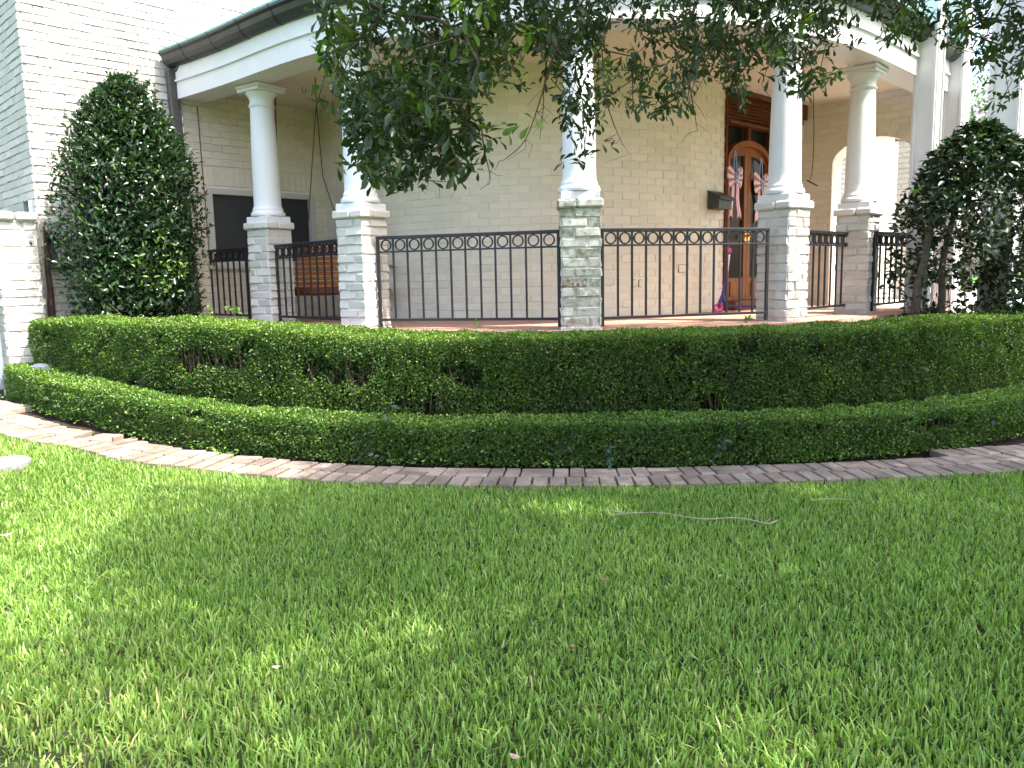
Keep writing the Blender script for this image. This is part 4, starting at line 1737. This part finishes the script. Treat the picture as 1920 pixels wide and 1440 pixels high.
nl = 17500
zz = np.concatenate([rng.uniform(.7, 3.56, int(nl * .82)), rng.uniform(2.5, 3.6, nl - int(nl * .82))])
th = rng.uniform(0, 2 * PI, nl)
rad = np.sqrt(rng.uniform(.12, 1.0, nl)) * (1 + .22 * (rng.random(nl) < .05) * rng.random(nl))
bumpy = 1 + .24 * (vnoise(th * 2.2, zz * 3.2, 2) - .5) + .2 * (vnoise(th * 5, zz * 7, 4) - .5)
rr_ = holly_r(zz) * rad * bumpy
P = hc + np.stack([LE[0] * np.cos(th) * rr_ + LN[0] * np.sin(th) * rr_ * .58, LE[1] * np.cos(th) * rr_ + LN[1] * np.sin(th) * rr_ * .58, zz], -1)
keep = (vnoise(P[:, 0] * 6 + P[:, 1] * 2, zz * 6 + P[:, 1] * 2, 8) * .6 + rng.random(nl) * .4 > .27)
P, th, zz = P[keep], th[keep], zz[keep]
out = np.stack([LE[0] * np.cos(th) + LN[0] * np.sin(th), LE[1] * np.cos(th) + LN[1] * np.sin(th), np.full(len(th), .35)], -1)
# leaves gathered in sprigs
D = unit(out * .5 + rng.normal(size=P.shape) * .6 + np.array([0, 0, .35]))
NN = unit(out * .5 + np.array([0, 0, .8]) + rng.normal(size=P.shape) * .4)
ln_ = rng.uniform(.045, .08, len(P))
tint = np.clip(rng.beta(1.6, 2.2, len(P)), 0, .85)
yel = (np.linalg.norm(P - np.array([-3.62, 8.45, 1.55]), axis=1) < .38) & (rng.random(len(P)) < .5)
tint = np.where(yel | (rng.random(len(P)) < .012), rng.uniform(.88, 1, len(P)), tint)
leaf_cloud('foliage', P, D, NN, ln_, ln_ * rng.uniform(.42, .55, len(P)), M_HOLLY, hol, LEAF6, tint)
ni = 6500
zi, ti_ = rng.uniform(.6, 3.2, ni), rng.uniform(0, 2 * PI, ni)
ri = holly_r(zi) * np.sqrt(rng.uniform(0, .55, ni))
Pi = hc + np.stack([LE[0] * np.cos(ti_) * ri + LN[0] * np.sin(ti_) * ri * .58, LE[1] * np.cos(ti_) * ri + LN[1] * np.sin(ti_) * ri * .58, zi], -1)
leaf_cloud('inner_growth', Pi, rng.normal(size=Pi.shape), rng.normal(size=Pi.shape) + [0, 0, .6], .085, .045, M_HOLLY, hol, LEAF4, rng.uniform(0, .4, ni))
mb = MB()
SP, SD = [], []
for k in range(95):
    zk = random.uniform(1.0, 3.5) if k > 16 else random.uniform(3.2, 3.5)
    tk = random.uniform(0, 2 * PI)
    rk = float(holly_r(zk)) * .93
    b = hc + np.array([LE[0] * math.cos(tk) * rk + LN[0] * math.sin(tk) * rk * .58, LE[1] * math.cos(tk) * rk + LN[1] * math.sin(tk) * rk * .58, zk])
    d = unit(np.array([LE[0] * math.cos(tk) + LN[0] * math.sin(tk), LE[1] * math.cos(tk) + LN[1] * math.sin(tk), 1.0 + (k <= 16) * 1.2]) + rng.normal(size=3) * .25)
    Lk = random.uniform(.10, .20)
    mb.tube([b - d * .1, b + d * Lk], [.004, .002], 4)
    for j in range(11):
        SP.append(b + d * Lk * (j + 1) / 11)
        SD.append(unit(d * .5 + rng.normal(size=3)))
SP, SD = np.array(SP), np.array(SD)
leaf_cloud('shoots', SP, SD, rng.normal(size=SP.shape) * .5 + [0, 0, 1], rng.uniform(.045, .075, len(SP)), .03, M_HOLLY, hol, LEAF6, np.clip(rng.beta(1.8, 2, len(SP)), 0, .85))
sel = rng.choice(len(P), 260, replace=False)
branch_net([P[i] for i in sel], [hc + np.array([0, 0, z]) for z in (.3, .9, 1.5, 2.1, 2.7, 3.1)], .04, .003, mb, .08, 6, 2.2, .045)
for k in range(4):                                     # loose leaders at the top
    a = random.uniform(0, 6.28)
    mb.tube([hc + [0, 0, 3.1], hc + [.1 * math.cos(a), .1 * math.sin(a), 3.6 + .08 * k]], [.008, .003], 5)
mb.build('branches', M_BARK, hol, fix=False)

# --- camellia on the right
cc = np.array([4.98, 8.42, 0.0])
camel = thing('camellia_shrub', 'dark leaved camellia with two bare trunks at the right end of the porch', 'shrub', (cc[0], cc[1], .4))
T1 = [at_y(1712, 640, 8.25), at_y(1718, 560, 8.25), at_y(1735, 480, 8.3), at_y(1748, 400, 8.35), at_y(1752, 320, 8.4)]
T2 = [at_y(1762, 640, 8.4), at_y(1766, 560, 8.4), at_y(1768, 490, 8.42), at_y(1790, 400, 8.45), at_y(1815, 320, 8.5)]
T1[0][2] = T2[0][2] = .3


def cam_r(z):
    return np.interp(z, [.8, 1.1, 1.5, 2.0, 2.3, 2.6, 2.84], [.82, .92, .93, .84, .68, .44, .14])


nl = 10500
zz = rng.uniform(.85, 2.86, nl)
th = rng.uniform(0, 2 * PI, nl)
rad = np.sqrt(rng.uniform(.22, 1.0, nl))
bumpy = 1 + .22 * (vnoise(th * 2.0, zz * 2.6, 12) - .5) + .16 * (vnoise(th * 4.6, zz * 6, 14) - .5)
rr_ = cam_r(zz) * rad * bumpy
shift = np.interp(zz, [.8, 3.0], [.06, -.10])
P = np.stack([cc[0] + shift + np.cos(th) * rr_, cc[1] + np.sin(th) * rr_ * .8, zz], -1)
thin = np.where((P[:, 2] < 1.75) & (P[:, 0] < 4.95), .55, .33)
keep = (vnoise(P[:, 0] * 4.5 + P[:, 1] * 2, zz * 4.5 + P[:, 1], 18) * .65 + rng.random(nl) * .35 > thin)
P, th, zz = P[keep], th[keep], zz[keep]
out = np.stack([np.cos(th), np.sin(th), np.full(len(th), .2)], -1)
D = unit(out * .6 + rng.normal(size=P.shape) * .6 + np.array([0, 0, -.1]))
NN = unit(out * .4 + np.array([0, 0, .7]) + rng.normal(size=P.shape) * .5)
ln_ = rng.uniform(.065, .105, len(P))
tint = np.clip(rng.beta(1.5, 2.4, len(P)), 0, .82)
tint = np.where(rng.random(len(P)) < .010, rng.uniform(.9, 1, len(P)), tint)
leaf_cloud('foliage', P, D, NN, ln_, ln_ * rng.uniform(.45, .58, len(P)), M_CAM, camel, LEAF6, tint)
for T, r_ in ((T1, .050), (T2, .042)):
    mb = MB()
    TS = spline(T, 5)
    mb.tube(TS, np.linspace(r_, r_ * .55, len(TS)), 10)
    mb.build('trunk', M_BARK, camel, smooth_=True)
mb = MB()
sel = rng.choice(len(P), 420, replace=False)
half = [P[i] for i in sel if P[i][0] < 4.85]
rest = [P[i] for i in sel if P[i][0] >= 4.85]
branch_net(half, list(spline(T1, 4)), .04, .0032, mb, .10, 5, 2.3, .02)
branch_net(rest, list(spline(T2, 4)), .04, .0032, mb, .10, 5, 2.3, .02)
mb.build('branches', M_TWIG, camel, fix=False)

# --- crape myrtle far behind on the right
mc = at_y(1848, 200, 17.0)
myr = thing('crape_myrtle', 'pink flowering crape myrtle far behind between the white posts', 'tree', (mc[0], mc[1], .2))
nl = 5200
ph = rng.normal(size=(nl, 3))
P = np.array([mc[0], mc[1], 4.2]) + ph * np.array([.75, .75, 1.0])
leaf_cloud('foliage', P, rng.normal(size=(nl, 3)), rng.normal(size=(nl, 3)) + [0, 0, 1], .09, .05, M_MYRT, myr, LEAF4)
cen = np.array([mc[0], mc[1], 4.4]) + rng.normal(size=(34, 3)) * np.array([.7, .6, .8])
P = (cen[:, None, :] + rng.normal(size=(34, 26, 3)) * .085).reshape(-1, 3)
leaf_cloud('flowers', P, rng.normal(size=P.shape), rng.normal(size=P.shape), .055, .05, M_PINK, myr, LEAF4)
mb = MB()
for k in range(4):
    a = k * 1.6
    mb.tube([(mc[0] + .1 * math.cos(a), mc[1] + .1 * math.sin(a), -.1), (mc[0] + .3 * math.cos(a), mc[1] + .3 * math.sin(a), 2.2), (mc[0] + .6 * math.cos(a), mc[1] + .6 * math.sin(a), 4.2)], [.06, .045, .02], 7)
mb.build('trunk', M_BARK, myr, smooth_=True)

# --- the oak whose boughs hang over the lawn
OAKB = np.array([6.9, 2.3, 0.0])
oak = thing('oak_tree', 'spreading oak whose leafy boughs hang down in front of the porch', 'tree', tuple(OAKB))
oak_tips = []                                          # (point, droop, scale)
# hanging sprays: outline of the foliage as seen against the porch, column by column
LOW = [(600, 110), (640, 165), (665, 300), (690, 372), (720, 378), (760, 350), (800, 345), (850, 352), (880, 285), (930, 275), (975, 250), (1000, 180), (1040, 215), (1065, 290), (1100, 318), (1125, 225), (1160, 195),
       (1195, 235), (1215, 280), (1235, 300), (1258, 250), (1290, 210), (1330, 190), (1370, 200), (1400, 225), (1440, 130), (1480, 195), (1520, 195), (1540, 190), (1570, 105), (1620, 80), (1680, 85), (1730, 105), (1760, 90), (1800, 120), (1830, 175), (1870, 215), (1920, 190), (2000, 200), (2200, 240)]
lx, ly = np.array([p[0] for p in LOW]), np.array([p[1] for p in LOW])
gaps = [(905, 95, 0, 0), (935, 190, 38, 40), (1010, 205, 45, 60), (1180, 20, 0, 0), (1440, 175, 28, 55), (985, 130, 26, 22), (770, 245, 26, 20), (690, 290, 0, 0), (840, 300, 35, 28), (745, 300, 22, 25), (1300, 160, 30, 18), (1700, 130, 50, 40), (1600, 120, 30, 30), (1160, 150, 22, 30)]
tips = []
tries = 0
while len(tips) < 1250 and tries < 60000:
    tries += 1
    x = random.uniform(600, 2150)
    lim = float(np.interp(x, lx, ly))
    y = random.uniform(-220, lim - 10)
    if any(w_ and abs(x - gx) < w_ and abs(y - gy) < h_ and random.random() < .93 for gx, gy, w_, h_ in gaps):
        continue
    # lower fringe is sparser
    q = (lim - y) / max(lim, 60)
    if q < .4 and random.random() > .5 + q * 1.2:
        continue
    if x > 1560 and random.random() < .45:
        continue
    if x < 660 and y < 30 and random.random() < .8:
        continue
    Y = random.uniform(2.8, 4.2) + 1.0 * float(smooth((x - 900) / 350)) * random.uniform(.7, 1.3)
    tips.append(at_y(x, y, Y))
for k in range(75):                                              # the heavy low bough left of centre
    x = random.uniform(655, 880)
    y = random.uniform(150, float(np.interp(x, lx, ly)) - 8)
    tips.append(at_y(x, y, random.uniform(2.7, 3.3)))
# canopy out of view, shaped for its shade: gaps left where sun patches fall
LIT = [(150, 900, 230, 60, 1.0), (60, 1010, 80, 160, .9), (300, 935, 150, 45, .9), (40, 1200, 90, 190, .85), (230, 1340, 95, 70, .8), (780, 1190, 75, 50, .85), (560, 1400, 100, 50, .8), (500, 1250, 60, 60, .4), (1060, 950, 110, 26, 1.0),
       (1190, 930, 40, 20, .8), (1490, 935, 75, 26, .8), (350, 1130, 70, 45, .7), (1400, 1405, 120, 45, .8), (820, 1330, 60, 35, .6), (1650, 1200, 60, 35, .5), (1480, 1080, 50, 22, .5), (640, 930, 60, 30, .6), (1700, 945, 90, 25, .5), (1880, 990, 50, 50, .4), (980, 1160, 60, 50, .3), (1200, 1290, 60, 50, .25), (60, 1400, 60, 60, .6)]


def lit_map(G):
    px, py, zc = to_px(G)
    v = np.zeros(len(px))
    for cx, cy, sx_, sy_, a in LIT:
        v = np.maximum(v, a * np.exp(-.5 * (((px - cx) / sx_) ** 2 + ((py - cy) / sy_) ** 2) * 1.4))
    v = np.where(zc < .5, .15, v)
    return v


nT = 3000
Cc = np.stack([rng.uniform(-1.2, 11.5, nT), rng.uniform(-3.5, 8.2, nT), rng.uniform(4.3, 8.2, nT)], -1)
# an uneven dome
dome = 8.3 - ((Cc[:, 0] - 5.2) / 6.2) ** 2 * 2.6 - ((Cc[:, 1] - 2.2) / 5.8) ** 2 * 2.4
under = 4.4 + .8 * vnoise(Cc[:, 0] * .8, Cc[:, 1] * .8, 40)
ok = (Cc[:, 2] < dome) & (Cc[:, 2] > under)
G = Cc - SUN * (Cc[:, 2] / SUN[2])[:, None]
# nothing overhead where the left part of the garden stands in sun
lim_x = np.interp(G[:, 1], [2, 4, 5.2, 6, 7.5, 9], [-2.2, -1.9, -1.5, -1.35, -.9, -.2])
ok &= (G[:, 0] > lim_x + .25 * np.sin(G[:, 1] * 4)) & (rng.random(nT) > lit_map(G) * .95)
ok &= ~(G[:, 1] > 7.75)
# keep the canopy out of the picture's own view cone
px_, py_, zc_ = to_px(Cc)
ok &= ~((zc_ > 0) & (px_ > -80) & (px_ < 2000) & (py_ > -120))
can = Cc[ok][:1000]

limbs = [np.array([6.9, 2.3, -.1]), np.array([6.85, 2.3, 1.2]), np.array([6.7, 2.35, 2.6]), np.array([6.4, 2.45, 3.7]), np.array([5.6, 2.6, 4.5]), np.array([4.6, 2.9, 5.0]), np.array([3.4, 3.2, 5.2]), np.array([2.2, 3.4, 5.0]), np.array([1.2, 3.5, 4.4]), np.array([.4, 3.5, 3.9])]
mb = MB()
TS = spline(limbs[:4], 4)
mb.tube(TS, np.linspace(.27, .20, len(TS)), 14)
mb.build('trunk', M_BARK, oak, smooth_=True)
mb = MB()
extra = [[np.array([6.4, 2.45, 3.7]), np.array([7.0, 3.6, 5.0]), np.array([7.2, 5.0, 6.0])], [np.array([6.4, 2.45, 3.7]), np.array([7.2, 1.2, 5.2]), np.array([7.4, -.6, 6.2])], [np.array([6.4, 2.45, 3.7]), np.array([8.2, 2.4, 5.4]), np.array([9.4, 2.3, 6.6])], [np.array([4.6, 2.9, 5.0]), np.array([3.6, 1.4, 5.8]), np.array([2.6, .2, 6.2])], [np.array([4.6, 2.9, 5.0]), np.array([4.4, 4.4, 5.8]), np.array([4.0, 6.0, 6.2])]]
root_nodes = limbs[3:]
sk_tips = [np.array(p) for p in tips] + [p for p in can]
# main limbs
LS = spline(limbs[3:], 3)
mb.tube(LS, np.linspace(.17, .02, len(LS)), 9)
for e_ in extra:
    ES = spline(e_, 4)
    mb.tube(ES, np.linspace(.11, .03, len(ES)), 8)
# finer wood by growing towards each spray, starting from the nearest limb
seeds = list(LS)
branch_net([np.array(p) for p in tips], seeds, .05, .0022, mb, .07, 5, 2.5, .028)
seeds2 = list(LS) + [q for e_ in extra for q in spline(e_, 4)]
branch_net([p for p in can[::2]], seeds2, .05, .004, mb, .05, 4, 2.3, .05)
# bare dead twigs hanging in the gaps
for pl, Y in (([(1062, 40), (1030, 130), (1012, 190), (985, 262), (950, 296), (935, 303)], 3.3), ([(1055, 60), (1022, 150), (1019, 200), (1012, 262)], 3.25), ([(900, 215), (908, 280), (919, 330), (916, 347)], 3.3),
              ([(1130, 170), (1150, 230), (1166, 268)], 3.5), ([(1290, 140), (1300, 200), (1308, 245)], 3.4), ([(1455, 80), (1428, 158)], 3.4), ([(700, 120), (655, 215), (632, 210)], 3.5), ([(740, 330), (800, 338), (838, 341)], 3.2)):
    q_ = [at_y(x, y, Y + .06 * k) for k, (x, y) in enumerate(pl)]
    TS = spline(q_, 4)
    mb.tube(TS, np.linspace(.0036, .0011, len(TS)), 5)
    for k in range(len(pl)):
        q = TS[random.randrange(len(TS) // 3, len(TS))]
        mb.tube([q, q + np.array([random.uniform(-.05, .05), random.uniform(-.03, .03), random.uniform(-.06, .01)]), q + np.array([random.uniform(-.08, .08), random.uniform(-.03, .03), random.uniform(-.1, .0)])], [.0013, .001, .0006], 4)
mb.build('branches', M_TWIG, oak, fix=False)

# leaf sprays at every tip
PP, DD, NNv, LL, TT = [], [], [], [], []
for ti, p in enumerate(tips):
    ax = unit(np.array([random.gauss(0, .5), random.gauss(0, .5), -.55 + random.gauss(0, .4)]))
    nl = random.randint(11, 19)
    span = random.uniform(.10, .20)
    base_t = random.random()
    young = random.random() < .035
    for k in range(nl):
        w = (k + .5) / nl
        q = p - ax * span * (1 - w) + np.random.default_rng(ti * 97 + k).normal(size=3) * .012
        side = unit(np.random.default_rng(ti * 131 + k).normal(size=3))
        PP.append(q)
        DD.append(ax * (.35 + .6 * w) + side * (1.0 - .35 * w))
        NNv.append(side * .5 + np.array([0, 0, 1.0]) + np.random.default_rng(ti * 7 + k).normal(size=3) * .5)
        LL.append(random.uniform(.038, .072) * (1 if not young else 1.1))
        TT.append(random.uniform(.88, 1) if young else min(.84, max(0, base_t * .5 + random.random() * .45)))
PP, DD, NNv, LL, TT = map(np.array, (PP, DD, NNv, LL, TT))
leaf_cloud('foliage', PP, DD, NNv, LL, LL * rng.uniform(.30, .42, len(LL)), M_OAK, oak, OAKLEAF, TT)
# canopy leaves: bigger count, same leaf
nper = 230
P = (can[:, None, :] + rng.normal(size=(len(can), nper, 3)) * np.array([.24, .24, .16])).reshape(-1, 3)
G = P - SUN * (P[:, 2] / SUN[2])[:, None]
px_, py_, zc_ = to_px(P)
keep = (rng.random(len(P)) > lit_map(G) * 1.05 - .05) & ~((zc_ > 0) & (px_ > -30) & (px_ < 1950) & (py_ > -60))  # leaves dropped where their shadow would cover a wanted sun patch
P = P[keep]
ln_ = rng.uniform(.06, .10, len(P))
leaf_cloud('shade_canopy_foliage', P, rng.normal(size=P.shape), rng.normal(size=P.shape) * .6 + [0, 0, 1], ln_, ln_ * .5, M_OAK, oak, LEAF4, rng.uniform(.1, .8, len(P)))

# ================================================================== LAWN
nG = 620000
gx = rng.uniform(-6.8, 5.6, nG)
gy = rng.uniform(1.2, 8.2, nG)
ok = gy < near_y(gx) + .05 + .03 * vnoise(gx * 9, gx * 0, 3)
ok &= np.abs(gx) < .70 * gy + 1.5
keepd = np.where(gy > 3.8, .85, 1.0)
bare = smooth(1 - np.hypot(gx + 1.55, (gy - 2.05) * 1.2) / .55)
ok &= rng.random(nG) < keepd * (1 - .8 * bare)
gx, gy = gx[ok], gy[ok]
n = len(gx)
gz = ground_z(gx, gy) - .008
h = rng.uniform(.022, .050, n) * (.85 + .35 * vnoise(gx * 1.7, gy * 1.7, 6)) * (1 - .4 * smooth(1 - np.hypot(gx + 1.55, (gy - 2.05) * 1.2) / .7))
w = rng.uniform(.0021, .0042, n)
az = rng.uniform(0, 2 * PI, n)
lean = np.abs(rng.normal(0, .45, n)) * h
flat = rng.random(n) < .10
lean = np.where(flat, lean + h * .9, lean)
hz = np.where(flat, h * .45, h)
dx, dy = np.cos(az), np.sin(az)
tw = az + PI / 2 + rng.normal(0, .5, n)
wx, wy = np.cos(tw), np.sin(tw)
base = np.stack([gx, gy, gz], -1)
W = np.stack([wx, wy, np.zeros(n)], -1) * w[:, None]
mid = base + np.stack([dx * lean * .32, dy * lean * .32, hz * .58], -1)
tip = base + np.stack([dx * lean, dy * lean, hz], -1)
V = np.stack([base - W * .9, base + W * .9, mid - W, mid + W, tip - W * .42, tip + W * .42], 1)
Fq = (np.arange(n)[:, None, None] * 6 + np.array([[0, 1, 3, 2], [2, 3, 5, 4]])[None]).reshape(-1, 4)
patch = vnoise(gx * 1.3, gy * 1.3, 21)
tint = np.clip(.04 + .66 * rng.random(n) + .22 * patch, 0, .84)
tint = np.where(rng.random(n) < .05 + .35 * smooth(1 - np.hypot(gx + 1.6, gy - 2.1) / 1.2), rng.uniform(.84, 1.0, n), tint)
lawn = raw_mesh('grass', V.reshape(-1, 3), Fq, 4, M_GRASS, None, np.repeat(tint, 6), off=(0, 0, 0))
tag(lawn, 'bright green mown lawn grass with dappled sun', 'grass', kind='stuff')

# ================================================================== SMALL THINGS ON THE GROUND
M_DEAD = plain('dry_leaf', (.22, .12, .075), .7, 0, .3, .35, 40)
M_STRAW = plain('pale_dry_leaf', (.42, .30, .20), .7, 0, .3, .3, 40)
M_STICK = plain('bleached_twig', (.34, .28, .23), .8, 0, .2, .25, 30)


def fallen(px, py, L, mat, lab, rot, curl=.25):
    p = on_ground(px, py, .045)
    z = float(ground_z(p[0], p[1])) + .046
    mb = MB()
    vs, fs = [], []
    m_ = 8
    for k in range(m_ + 1):
        t = k / m_
        wd = L * .27 * math.sin(PI * t ** .8) ** .8 + .0006
        for s_ in (-1, 0, 1):
            x, y = (t - .5) * L, s_ * wd
            zz_ = curl * L * ((t - .5) ** 2) * 1.6 + (abs(s_)) * curl * wd * .8
            vs.append((p[0] + x * math.cos(rot) - y * math.sin(rot), p[1] + x * math.sin(rot) + y * math.cos(rot), z + zz_))
    nv = len(vs)
    vs += [(a, b, c - .0012) for a, b, c in vs]
    for k in range(m_):
        for j in range(2):
            a = 3 * k + j
            fs += [(a, a + 3, a + 4, a + 1), (nv + a, nv + a + 1, nv + a + 4, nv + a + 3)]
    for k in range(m_):
        a, b = 3 * k, 3 * k + 2
        fs += [(a, nv + a, nv + a + 3, a + 3), (b, b + 3, nv + b + 3, nv + b)]
    mb.add(vs, fs)
    tag(mb.build('fallen_leaf', mat, smooth_=True), lab, 'leaf', 'dead leaves lying on the lawn')


fallen(1133, 1087, .052, M_DEAD, 'brown curled dead leaf on the grass in mid lawn, largest of them', -.6)
fallen(1350, 1080, .030, M_STRAW, 'small tan dead leaf on the lawn right of the big brown leaf', .9)
fallen(1075, 1214, .032, M_DEAD, 'dark brown dead leaf sunk in the lawn below the big brown leaf', 1.9, .5)
fallen(12, 1005, .058, M_STRAW, 'pale tan dead leaf on sunny grass at the left edge', .7, .5)
fallen(518, 1253, .030, M_STRAW, 'tiny pinkish dead leaf in the left foreground grass', .2, .6)
fallen(965, 1422, .036, M_STRAW, 'pale shrivelled leaf in the grass at the bottom edge', 2.5, .6)

mb = MB()
tw_px = [(1140, 966), (1180, 962), (1240, 962), (1290, 969), (1330, 973), (1380, 971), (1420, 978), (1440, 982), (1457, 976)]
tp = [on_ground(x, y, .036) for x, y in tw_px]
for p in tp:
    p[2] = float(ground_z(p[0], p[1])) + .036 + random.uniform(-.006, .004)
TS = spline(tp, 5)
mb.tube(TS, np.linspace(.0018, .0042, len(TS)), 7)
q = TS[4]
mb.tube([q, q + [-.06, .04, .006], q + [-.12, .05, .002]], [.003, .002, .0012], 5)
q = TS[-8]
mb.tube([q, q + [.05, .05, .01]], [.003, .0015], 5)
tag(mb.build('fallen_twig', M_STICK, smooth_=True), 'long pale bent twig lying on the lawn near the path', 'twig', 'twigs on the lawn')
mb = MB()
tp = [on_ground(x, y, .05) for x, y in ((1520, 938), (1560, 935), (1600, 937))]
for p in tp:
    p[2] = float(ground_z(p[0], p[1])) + .05
mb.tube(spline(tp, 4), .0028, 5)
tag(mb.build('fallen_twig', M_STICK, smooth_=True), 'short thin straw-like twig on the grass right of the long twig', 'twig', 'twigs on the lawn')
mb = MB()
tp = [on_ground(305, 826, .0), on_ground(325, 824, .0), on_ground(341, 825, .0)]
for p in tp:
    p[2] = float(ground_z(p[0], p[1])) + .045
mb.tube(tp, .004, 5)
tag(mb.build('fallen_twig', M_STICK), 'small bare twig at the foot of the low hedge on the path', 'twig', 'twigs on the lawn')

# round stone cover in the lawn
sc_ = on_ground(8, 868, .03)
sc_[2] = float(ground_z(sc_[0], sc_[1]))
mb = MB()
r_ = .165
mb.lathe((sc_[0], sc_[1]), [(r_ - .01, sc_[2] - .02), (r_, sc_[2] + .01), (r_, sc_[2] + .040), (r_ - .012, sc_[2] + .052), (.03, sc_[2] + .055), (.001, sc_[2] + .055)], 36)
M_STONE = plain('grey_concrete', (.22, .22, .21), .85, 0, .3, .2, 30, .5)
tag(mb.build('stone_disc', M_STONE, smooth_=True), 'round pale concrete cover in the lawn at the left edge', 'disc')

# dark ground light hidden between the hedges
gl = at_y(76, 691, 7.75)
mb = MB()
mb.lathe((gl[0], gl[1]), [(.05, gl[2] - .25), (.05, gl[2] - .02), (.085, gl[2] - .01), (.08, gl[2] + .02), (.05, gl[2] + .045), (.01, gl[2] + .052)], 20)
tag(mb.build('garden_light', plain('slate_metal', (.10, .12, .15), .35, .3), smooth_=True), 'small slate grey garden light between the two hedges', 'garden light')


# seedlings that poke out of the hedge tops, and vine shoots on the low hedge
def sprig(name, base, n, L, spread, mat, label, cat, group, lean=(0, 0, 1), stem=.12, tint=(0, .9)):
    t = thing(name, label, cat, base, group)
    b = np.array(base, float)
    mb = MB()
    P, D = [], []
    for k in range(max(2, n // 4)):
        d = unit(np.array(lean, float) + rng.normal(size=3) * spread)
        tip_ = b + d * stem * random.uniform(.6, 1.1)
        mb.tube([b, (b + tip_) / 2 + rng.normal(size=3) * .006, tip_], [.003, .0025, .0015], 4)
        for j in range(4):
            w_ = random.uniform(.35, 1.0)
            P.append(b + (tip_ - b) * w_)
            D.append(unit(d * .5 + rng.normal(size=3)))
    mb.build('stem', M_WEED if mat is M_WEED else M_TWIG, t, fix=False)
    P, D = np.array(P), np.array(D)
    m_ = len(P)
    leaf_cloud('leaves', P, D, rng.normal(size=(m_, 3)) * .5 + [0, -.4, .8], L * rng.uniform(.7, 1.2, m_), L * .5, mat, t, LEAF6, rng.uniform(tint[0], tint[1], m_))


for (px, py, Y, n_, L_, st_, lab) in ((400, 606, 8.0, 18, .05, .22, 'tall spindly weed rising behind the hedge left of the first column'),
                                     (437, 590, 7.95, 14, .06, .16, 'broad leaved bluish weed behind the hedge below the left railing'),
                                     (563, 614, 7.4, 12, .045, .06, 'yellowing weed on the hedge top below the swing railing'),
                                     (893, 613, 6.8, 8, .04, .05, 'small bright seedling on the hedge top left of the weathered pier'),
                                     (1398, 606, 7.0, 10, .05, .06, 'leafy sprout on the hedge top below the doors')):
    p = at_y(px, py, Y)
    sprig('weed', p, n_, L_, .45, M_WEED, lab, 'weed', None, (0, 0, 1), st_)
for (px, py, lab) in ((695, 835, 'dark blue-green vine shoots low on the small hedge, leftmost clump'), (1052, 850, 'dark vine shoots at the foot of the small hedge below the weathered pier'),
                      (1135, 850, 'broad dark vine leaves at the foot of the small hedge right of centre'), (1352, 838, 'dark vine clump at the foot of the small hedge below the doors'), (1838, 795, 'dark vine shoots low on the small hedge at the right edge'), (716, 780, 'single dark vine shoot on top of the small hedge')):
    p = on_ground(px, py + 18)
    Yd = float(far_y(p[0])) - .015
    p = at_y(px, py, Yd)
    sprig('vine_shoot', p, 22 if py > 790 else 8, .062, .8, M_IVY, lab, 'vine', 'vine shoots growing out of the small hedge', (0, -.25, .35), .16)
# creeping weeds at the foot of the hedge and in the joints
nW = 1500
s = rng.uniform(s_start + .2, FAR.L - .4, nW)
cl = vnoise(s * 2.2, s * 0, 31)
ok = rng.random(nW) < np.clip((cl - .35) * 2.2, 0.05, 1)
s = s[ok]
xy, tn = FAR.at(s, rng.normal(-.035, .035, len(s)))
P = np.stack([xy[:, 0], xy[:, 1], ground_z(xy[:, 0], xy[:, 1]) + rng.uniform(.03, .075, len(s))], -1)
ln_ = rng.uniform(.018, .042, len(s))
wd = leaf_cloud('creeping_weeds', P, rng.normal(size=P.shape) * [1, 1, .4] + [0, -.5, .2], rng.normal(size=P.shape) * .4 + [0, 0, 1], ln_, ln_ * .7, M_WEED, None, LEAF6)
tag(wd, 'low creeping weeds and ivy along the foot of the small hedge', 'weeds', kind='stuff')
# moss and seedlings between the pavers
nM = 900
s = rng.uniform(.5, NEAR.L - .5, nM)
ok = vnoise(s * 1.9, s * 0, 77) > .45
s = s[ok]
o = np.where(rng.random(len(s)) < .5, rng.normal(.235, .006, len(s)), rng.uniform(.02, .46, len(s)))
s = np.where(np.abs(o - .235) > .02, np.round(s / PW) * PW + rng.normal(0, .004, len(s)), s)
xy, tn = NEAR.at(s, o)
P = np.stack([xy[:, 0], xy[:, 1], ground_z(xy[:, 0], xy[:, 1]) + .028], -1)
ln_ = rng.uniform(.008, .02, len(s))
wd = leaf_cloud('joint_moss', P, rng.normal(size=P.shape) * [1, 1, .3] + [0, 0, .4], rng.normal(size=P.shape) * .4 + [0, 0, 1], ln_, ln_ * .7, M_WEED, None, LEAF4)
tag(wd, 'tiny moss and seedlings in the joints of the brick path', 'moss', kind='stuff')
